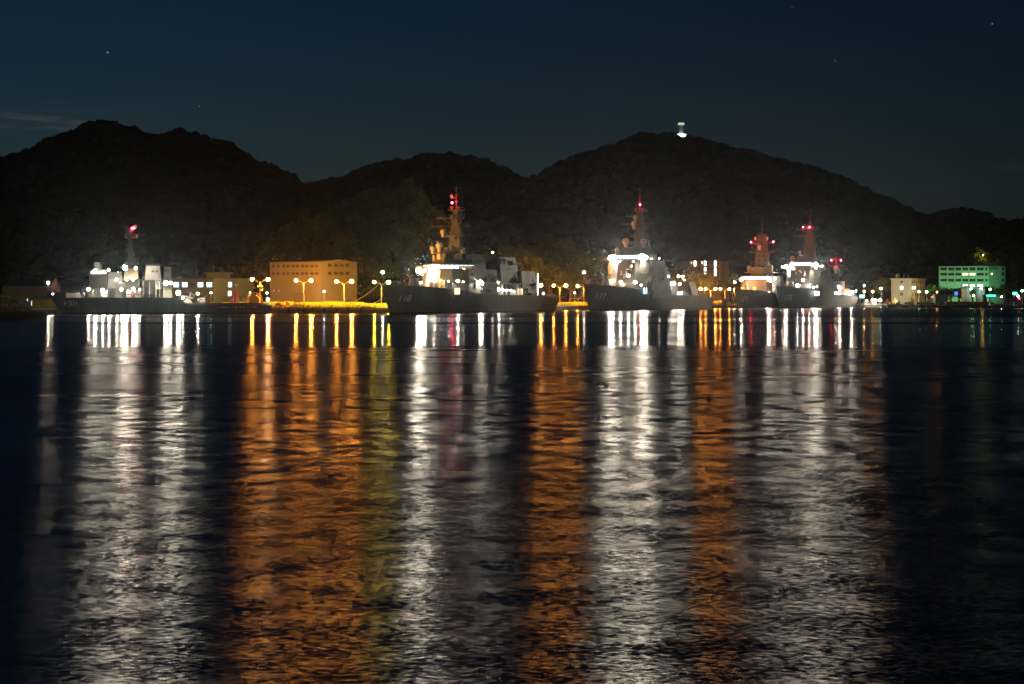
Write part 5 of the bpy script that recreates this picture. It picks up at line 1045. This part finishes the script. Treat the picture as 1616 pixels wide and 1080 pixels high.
def signal(label, px, py, Y, r):
    x, y = XY(px, Y); z = zat(py, Y); t = thing('signal_light', label, 'signal light', (x, y, 0), 0, 'red signals on the right shore'); MB().tube((0, .2, GZ), (0, .2, z + .6), .08, n=6).build('pole', 'steel', t)
    MB().ico((0, 0, z), r, 0).box(-r * 1.2, r * 1.2, .12, .5, z - r * 2.4, z + r * 1.5, 1).build('lamp', ['redlo', 'black'], t)
signal('red signal beside the orange lit hut', 1471.3, 469, 985, .42); signal('red signal at the far right edge below a white lamp', 1608.5, 471.3, 978, .5); signal('small red light on a post left of the domes', 1531, 467.5, 978, .25)
# ------------------------------------------------------------------ things on the quay
x, y = XY(401.5, 600); t = thing('cable_reel', 'large yellow cable reel standing on the quay behind the stern of ship 4301', 'cable reel', (x, y, GZ))
for yy in (-1.0, 1.0):
    mb = MB(); n = 24
    for i in range(n): a, b_ = 2 * math.pi * i / n, 2 * math.pi * (i + 1) / n; mb.tube((2.45 * math.cos(a), yy, 2.55 + 2.45 * math.sin(a)), (2.45 * math.cos(b_), yy, 2.55 + 2.45 * math.sin(b_)), .13, n=5)
    for i in range(8): a = math.pi * i / 4; mb.tube((.4 * math.cos(a), yy, 2.55 + .4 * math.sin(a)), (2.4 * math.cos(a), yy, 2.55 + 2.4 * math.sin(a)), .09, n=4)
    mb.build('flange', 'yellowp', t)
MB().tube((0, -.98, 2.55), (0, .98, 2.55), 1.75, n=24).build('cable_drum', 'yellowp', t); MB().box(-1.6, -1.2, -1.3, 1.3, 0, .5).box(1.2, 1.6, -1.3, 1.3, 0, .5).build('cradle', 'steel', t)
x, y = XY(473, 600); t = thing('pallet_stack', 'tall stack of wooden pallets and racks at the quay edge under a lamp', 'pallets', (x, y, GZ)); mb = MB()
for i in range(15):
    z = .05 + i * .32; mb.box(-1.5, 1.5, -.6, .6, z + .2, z + .26)
    for xx in (-1.45, -.1, 1.25): mb.box(xx, xx + .22, -.6, .6, z, z + .2)
mb.build('pallets', 'rope', t); MB().box(-1.7, -1.6, -.7, -.6, 0, 5.0).box(1.6, 1.7, -.7, -.6, 0, 5.0).box(-1.7, 1.7, -.72, -.6, 4.7, 4.85).build('rack', 'light', t)
def heap(name, label, px, Y, w, h, mat, seed, cat='gear', n=26, z0=GZ):
    x, y = XY(px, Y); r = random.Random(seed); mb = MB()
    for i in range(n):
        a, rr = r.random() * 6.28, r.random() ** .5; X, Yy = math.cos(a) * rr * w, math.sin(a) * rr * w * .5; zz = z0 + h * (1 - rr) * r.random()
        if r.random() < .5: mb.tube((X - .5, Yy, zz + .2), (X + .5 * r.random() + .2, Yy + .4 * (r.random() - .5), zz + .35), .22 + .2 * r.random(), n=7)
        else: mb.ball((X, Yy, zz + .25), .28 + .3 * r.random(), 7, 5, sz=.7)
    o = mb.build(name, mat); o.location = (x, y, 0); tag(o, label, cat); return o
heap('rope_heap', 'heap of coiled yellow mooring hawsers on the quay beside the stern of ship 4301', 438, 597, 2.6, 1.6, 'yellowp', 3); heap('cargo_net_heap', 'orange heap of bundled floats left of the pallet stack', 451, 600, 2.6, 2.2, 'orange', 4)
heap('hose_heap', 'pale heap of hoses at the foot of the pallet stack', 462, 597, 1.8, .9, 'rope', 5)
x, y = XY(526, 630); t = thing('pickup_truck', 'dim parked truck with a pale cab in front of the tan warehouse gable', 'truck', (x, y, GZ)); MB().box(-2.0, 3.2, -1, 1, .6, 2.3).build('cargo_box', 'tan', t); MB().prism([(-3.8, -.95), (-2.05, -.95), (-2.05, .95), (-3.8, .95)], .6, 2.2, [(-3.1, -.8), (-2.05, -.8), (-2.05, .8), (-3.1, .8)]).build('cab', 'light', t)
for xx in (-2.9, 2.2):
    for yy in (-1.02, .9): MB().tube((xx, yy, .45), (xx, yy + .14, .45), .45, n=12).build('wheel', 'black', t)
# white cabinets
for lab, px, w_, h_, yy in (('larger white utility cabinet on the grass bank at far left', 37.5, 2.2, 2.15, 556), ('smaller white utility cabinet beside the larger one on the bank', 46.5, 1.3, 1.6, 556)):
    x, y = XY(px, yy); zg = 2.6 if px < 40 else 2.45; t = thing('utility_cabinet', lab, 'cabinet', (x, y, zg), 0, 'white cabinets on the bank'); MB().box(-w_ / 2, w_ / 2, -.5, .5, 0, h_).box(-w_ / 2 - .06, w_ / 2 + .06, -.56, .56, h_, h_ + .1).build('body', 'white', t); MB().box(-w_ / 2 + .12, -.03, -.54, -.5, .15, h_ - .15).box(.03, w_ / 2 - .12, -.54, -.5, .15, h_ - .15).build('door', 'white', t)
# fenders and bollards along the visible quay edge
def fender(label, x, y, rz=0):
    t = thing('quay_fender', label, 'fender', (x, y, 0), rz, 'dark tyre fenders on the quay wall'); mb = MB()
    for i in range(3): mb.tube((-.0, -.1, .35 + i * .55), (.0, -.55, .35 + i * .55), .42, n=10)
    mb.build('tyre', 'black', t); MB().box(-.07, .07, -.3, -.2, 1.4, 2.2).build('chain', 'steel', t)
xs = [456, 474, 494, 512, 532, 550, 570]
for i, px in enumerate(xs): fender('quay wall fender number %d counted from the stern of ship 4301' % (i + 1), XY(px, 593.4)[0], 592.9)
def bollard(label, x, y):
    o = MB().lathe((0, 0, 0), [(.45, 0), (.32, .12), (.30, .65), (.52, .8), (.52, .95), (.2, 1.05)], 12).build('bollard', 'yellowp'); o.location = (x, y, GZ + .12); tag(o, label, 'bollard', 'bollards on the quay edge')
for i, px in enumerate((446, 487, 525, 566)): bollard('quay edge bollard number %d from the stern of ship 4301' % (i + 1), XY(px, 594.2)[0], 594.2)
for i, t_ in enumerate((30, 172)): bollard(('quay bollard behind the hull of ship 118', 'quay bollard just right of the stern of ship 118')[i], Q1[0] + q[0] * t_ - .6, Q1[1] + q[1] * t_ + .3)
for i, px in enumerate((1133, 1152)): bollard(('left', 'right')[i] + ' bollard on the yellow lit quay head right of ship 177', XY(px, 909)[0], 909)
# mooring lines
def line(label, a, b_, sag, r=.07):
    mb = MB(); a, b_ = Vector(a), Vector(b_); n = 14; pr = a
    for i in range(1, n + 1): k = i / n; p = a.lerp(b_, k) - Vector((0, 0, sag * 4 * k * (1 - k))); mb.tube(pr, p, r, n=5); pr = p
    o = mb.build('mooring_line', 'rope'); tag(o, label, 'rope', 'mooring lines'); return o
line('long mooring line rising from the quay grass to the bow of ship 118', P(547, 480.5, 598), P(596, 450.5, 582), .8, .12)
line('lower mooring line from the quay bollard to the bow of ship 118', P(576, 481, 597), P(603, 471.5, 580), .5, .10)
line('mooring line from the stern of ship 118 up to the jackstaff of ship 177', P(886, 470.5, 745), P(914, 449, 733), .5, .10)
line('lower mooring line crossing the yellow quay to the bow of ship 177', P(899, 479, 785), P(921, 465.5, 735), .4, .10)
line('mooring line dropping steeply from the bow of ship 177 to the quay', P(917, 460, 732), P(927, 482, 760), .3, .12)
line('mooring line from the bow of the lattice-mast ship to the quay head', P(1155, 462, 912), P(1160, 482, 908), .6, .13)
# gangway frame between 118 and 177
x, y = XY(899, 790); t = thing('gangway_frame', 'yellow lit steel frame on the quay between the ships 118 and 177', 'gangway', (x, y, GZ)); mb = MB()
for xx in (0, 3.7, 6): mb.tube((xx, 0, 0), (xx, 0, zat(471.5, 790) - GZ), .13, n=5)
mb.tube((-.2, 0, zat(471.5, 790) - GZ), (6.2, 0, zat(471.5, 790) - GZ), .13, n=5); mb.tube((3.7, 0, 0), (6, 0, 3.6), .08, n=4); mb.build('frame', 'steel', t); MB().box(-.4, 6.4, -.6, .6, .05, .2).build('platform', 'steel', t)
x, y = XY(1143, 909.5); t = thing('quay_hut', 'small pale cabin on the yellow lit quay head right of ship 177', 'cabin', (x, y, GZ)); MB().box(-1.3, 1.3, -.7, 1.2, 0, 2.6).build('wall', 'concrete', t); MB().box(-1.5, 1.5, -.9, 1.4, 2.6, 2.8).build('roof', 'roof', t)
# ------------------------------------------------------------------ right shore
def boxy(name, label, cat, px0, px1, pyt, Y, depth, mat, pyb=None):
    x0, x1 = XY(px0, Y)[0], XY(px1, Y)[0]; zb_ = GZ if pyb is None else zat(pyb, Y); t = thing(name, label, cat, (x0, Y, zb_)); h = zat(pyt, Y) - zb_
    MB().box(0, x1 - x0, 0, depth, 0, h).build('wall', mat, t); MB().box(-.25, x1 - x0 + .25, -.25, depth + .25, h, h + .18).build('roof', 'roof' if mat != 'tan' else 'tan', t)
    MB().box((x1 - x0) * .3, (x1 - x0) * .3 + 1.0, -.06, -.01, .02, 2.1).build('door', 'frame', t); return t
boxy('hut', 'flat-roofed hut lit orange by the lamp above it', 'hut', 1476, 1496, 465.5, 992, 6, 'tan'); boxy('hut', 'low orange shed on the pier end below two orange lamps', 'hut', 1364, 1378, 476.5, 1079, 5, 'tan')
boxy('boathouse', 'low dark boathouse roofed in black at the right edge', 'boathouse', 1584, 1602, 471, 978, 8, 'tan'); boxy('toilet_block', 'narrow tan pillar-like building right of the second pale dome', 'building', 1552, 1556.5, 466, 975, 3, 'tan')
for lab, px, py, r in (('left pale round dome tank before the green lit block', 1524.3, 457.8, 2.45), ('right pale round dome tank, half behind a yellow tree', 1547, 459.5, 2.55)):
    x, y = XY(px, 1000); z = zat(py, 1000); t = thing('dome_tank', lab, 'storage tank', (x, y, 0), 0, 'pale dome tanks'); MB().lathe((0, 0, GZ), [(r * .8, 0), (r * .95, z - GZ - 1), (r, z - GZ), (r * .92, z - GZ + r * .4), (r * .6, z - GZ + r * .78), (r * .1, z - GZ + r * .95)], 20).build('shell', 'pale', t, smooth=True); MB().tube((-r, -.6, GZ), (-r * .95, -.6, z), .08, n=5).tube((-r + .4, -.6, GZ), (-r * .95 + .4, -.6, z), .08, n=5).build('ladder', 'steel', t)
x, y = XY(1507.3, 975); z = zat(463.3, 975); t = thing('road_sign', 'square blue lit sign on a post before the green lit block', 'sign', (x, y, 0)); MB().tube((0, 0, GZ), (0, 0, z), .07, n=6).tube((1.0, 0, GZ), (1.0, 0, z), .07, n=6).build('post', 'steel', t); MB().box(-.5, 1.5, -.15, -.05, z - 1, z + 1).build('panel', glow('blue_sign', (.03, .22, .85), 1.0, False), t); MB().box(.1, .9, -.17, -.152, z - .1, z + .15).box(.38, .62, -.17, -.153, z - .6, z + .5).build('sign_mark', glow('sign_mark_light', (.3, .6, 1), 1.2, False), t)
x, y = XY(1556, 985); t = thing('lit_canopy', 'cyan lit canopy over the shore road right of the domes', 'canopy', (x, y, 0)); z = zat(467, 985); MB().box(0, 5.2, 0, 3, z - .45, z + .55).build('light_box', glow('cyan_box', (.05, .9, .62), 2.2), t); MB().box(-.3, 5.5, -.3, 3.3, z + .56, z + .75).build('roof', 'roof', t)
mb = MB(); [mb.box(xx, xx + .15, .2, .35, GZ, z - .45) for xx in (.1, 2.5, 4.9)]; mb.build('post', 'steel', t)
x, y = XY(1600, 990); t = thing('lit_canopy', 'small cyan lit awning at the far right beside the dark roof', 'canopy', (x, y, 0)); z = zat(464, 990); MB().box(0, 1.8, 0, 2, z - .5, z + .9).build('light_box', 'cyn', t); MB().box(.1, .3, .2, .4, GZ, z - .5).build('post', 'steel', t)
x, y = XY(1361, 1085); t = thing('lit_canopy', 'cyan lit panel below the left orange pier lamp', 'canopy', (x - 1.5, y, 0)); z = zat(468, 1085); MB().box(0, 2.8, 0, .5, z - .8, z + .8).build('light_box', 'cyn', t); MB().box(.1, .3, .1, .3, GZ, z - .8).build('post', 'steel', t)
# fishing boats along the right shore
def fishing_boat(label, px, Y, l, rz, col, seed, cab=True, group='small boats along the right shore'):
    x, y = XY(px, Y); t = thing('fishing_boat', label, 'boat', (x, y, 0), rz, group); b = MB(); st = [(-l / 2, .02, 1.7), (-l * .4, .65, 1.4), (-l * .2, 1.25, 1.15), (l * .15, 1.4, 1.0), (l / 2, 1.15, 1.1)]
    vs = []; 
    for a, w_, z in st: vs += [(a, -w_, z), (a * .94, -w_ * .6, -.3), (a * .94, w_ * .6, -.3), (a, w_, z), (a, 0, z - .25)]
    fs = []
    for i in range(len(st) - 1):
        o = i * 5; fs += [(o, o + 1, o + 6, o + 5), (o + 1, o + 2, o + 7, o + 6), (o + 2, o + 3, o + 8, o + 7), (o, o + 5, o + 9, o + 4), (o + 4, o + 9, o + 8, o + 3)]
    o = 20; fs += [(o, o + 1, o + 2, o + 3, o + 4)]; b.add(vs, fs); b.build('hull', col, t)
    r = random.Random(seed)
    if cab: MB().prism([(-.6, -.8), (1.7, -.8), (1.7, .8), (-.6, .8)], .9, 2.9, [(-.2, -.7), (1.6, -.7), (1.6, .7), (-.2, .7)]).box(-.5, 1.9, -.85, .85, 2.92, 3.05).build('wheelhouse', 'white', t); MB().box(-.3, 1.5, -.83, -.79, 1.9, 2.5).build('window', 'glass', t)
    MB().tube((1.0, 0, 2.9), (1.0, 0, 5.6 + r.random() * 1.5), .07, .04, 5).tube((-l * .3, 0, 1), (-l * .32, 0, 3.6), .06, n=5).tube((1, 0, 5), (-l * .32, 0, 3.5), .03, n=4).tube((1, -.7, 4.3), (1, .7, 4.3), .04, n=4).build('mast', 'pole', t)
    MB().ball((-l * .15, -.5, 1.4), .4, 7, 5).ball((l * .3, .3, 1.4), .35, 7, 5).build('float', 'orange', t)
    return t
fb = [(1404, 992, 11, .5, 'white', 'white fishing boat nearest the bright pier end lamp'), (1415, 985, 9, -.3, 'cream', 'cream boat under the left end of the cream building'), (1428, 982, 10, .4, 'white', 'white boat below the lit square window of the cream building'), (1437, 979, 9, 2.8, 'dark', 'dark boat before the corner of the cream building'),
      (1447, 976, 10, .2, 'white', 'white boat in front of the wall fins of the cream building'), (1458, 974, 8, .7, 'light', 'pale covered boat right of the cream building'), (1469, 972, 10, -.2, 'dark', 'low dark boat moored below the red signal'), (1482, 970, 9, .4, 'dark', 'dark boat in front of the orange lit hut'), (1563, 948, 11, .15, 'dark', 'dark hulled boat moored against the reddish sea wall'), (1601, 944, 12, -.1, 'dark', 'dark boat at the far right edge of the shore')]
for i, (px, Y, l, rz, col, lab) in enumerate(fb): fishing_boat(lab, px, Y, l, rz, col, i)
BR = 'dry reed clumps and nets on the right shore'
for i, (px, py, mat, lab) in enumerate([(1400, 472, 'orange', 'orange lit spiky heap of nets left of the cream building'), (1412, 466, 'rope', 'tall net stack against the left wall of the cream building'), (1438, 464, 'rope', 'tall net stack at the corner of the cream building'), (1464, 469, 'rope', 'dark net stack beside the red signal'), (1452, 476, 'rope', 'low pale net heap before the cream building')]):
    h_ = zat(py, 990) - GZ; r = random.Random(i + 40); mb = MB()
    for k in range(60): a = r.random() * 6.28; rr = r.random() * (2.0 + .1 * i); z = h_ * (1 - rr / 3) * (r.random() ** .6); mb.tube((math.cos(a) * rr, math.sin(a) * rr * .5, max(0, z - .9)), (math.cos(a) * rr * .8 + .3 * (r.random() - .5), math.sin(a) * rr * .4, z + .3), .16, .05, 5)
    o = mb.build('net_stack', mat); o.location = (*XY(px, 991), GZ); tag(o, lab, 'fishing nets', BR)
o = MB().box(0, 24, 0, .5, 0, 1.3).box(-.1, 24.1, -.08, .58, 1.3, 1.42).build('sea_wall', 'orange'); o.location = (XY(1495, 966)[0], 970, GZ); tag(o, 'low reddish parapet wall running along the shore below the domes', 'wall')
for i, px in enumerate((1500, 1504.5, 1509, 1515, 1521, 1527)):
    x, y = XY(px, 978); t = thing('parked_car', 'parked dark car number %d from the left behind the reddish shore wall' % (i + 1), 'car', (x, y, GZ), .1 * i, 'cars parked behind the shore wall')
    MB().prism([(-2.1, -.85), (2.1, -.85), (2.1, .85), (-2.1, .85)], .35, .95, [(-2.05, -.82), (2.05, -.82), (2.05, .82), (-2.05, .82)]).prism([(-1.3, -.8), (1.4, -.8), (1.4, .8), (-1.3, .8)], .95, 1.5, [(-.7, -.65), (1.0, -.65), (1.0, .65), (-.7, .65)]).build('body', ['dark', 'light', 'dark', 'grey', 'dark', 'light'][i], t)
    for xx in (-1.3, 1.3):
        for yy in (-.88, .72): MB().tube((xx, yy, .33), (xx, yy + .16, .33), .33, n=10).build('wheel', 'black', t)
# ------------------------------------------------------------------ night air
hm = bpy.data.materials.new('night_air'); hm.use_nodes = True; nt = hm.node_tree; nt.nodes.clear()
pv = nt.nodes.new('ShaderNodeVolumePrincipled'); mo = nt.nodes.new('ShaderNodeOutputMaterial'); nt.links.new(pv.outputs[0], mo.inputs['Volume'])
pv.inputs['Density'].default_value = 0.175e-4; pv.inputs['Anisotropy'].default_value = .95; pv.inputs['Color'].default_value = (.66, .84, 1.0, 1)
M['haze'] = hm
tag(MB().box(-2950, 2950, -42, 4800, -3, 330).build('haze', 'haze'), kind='stuff')
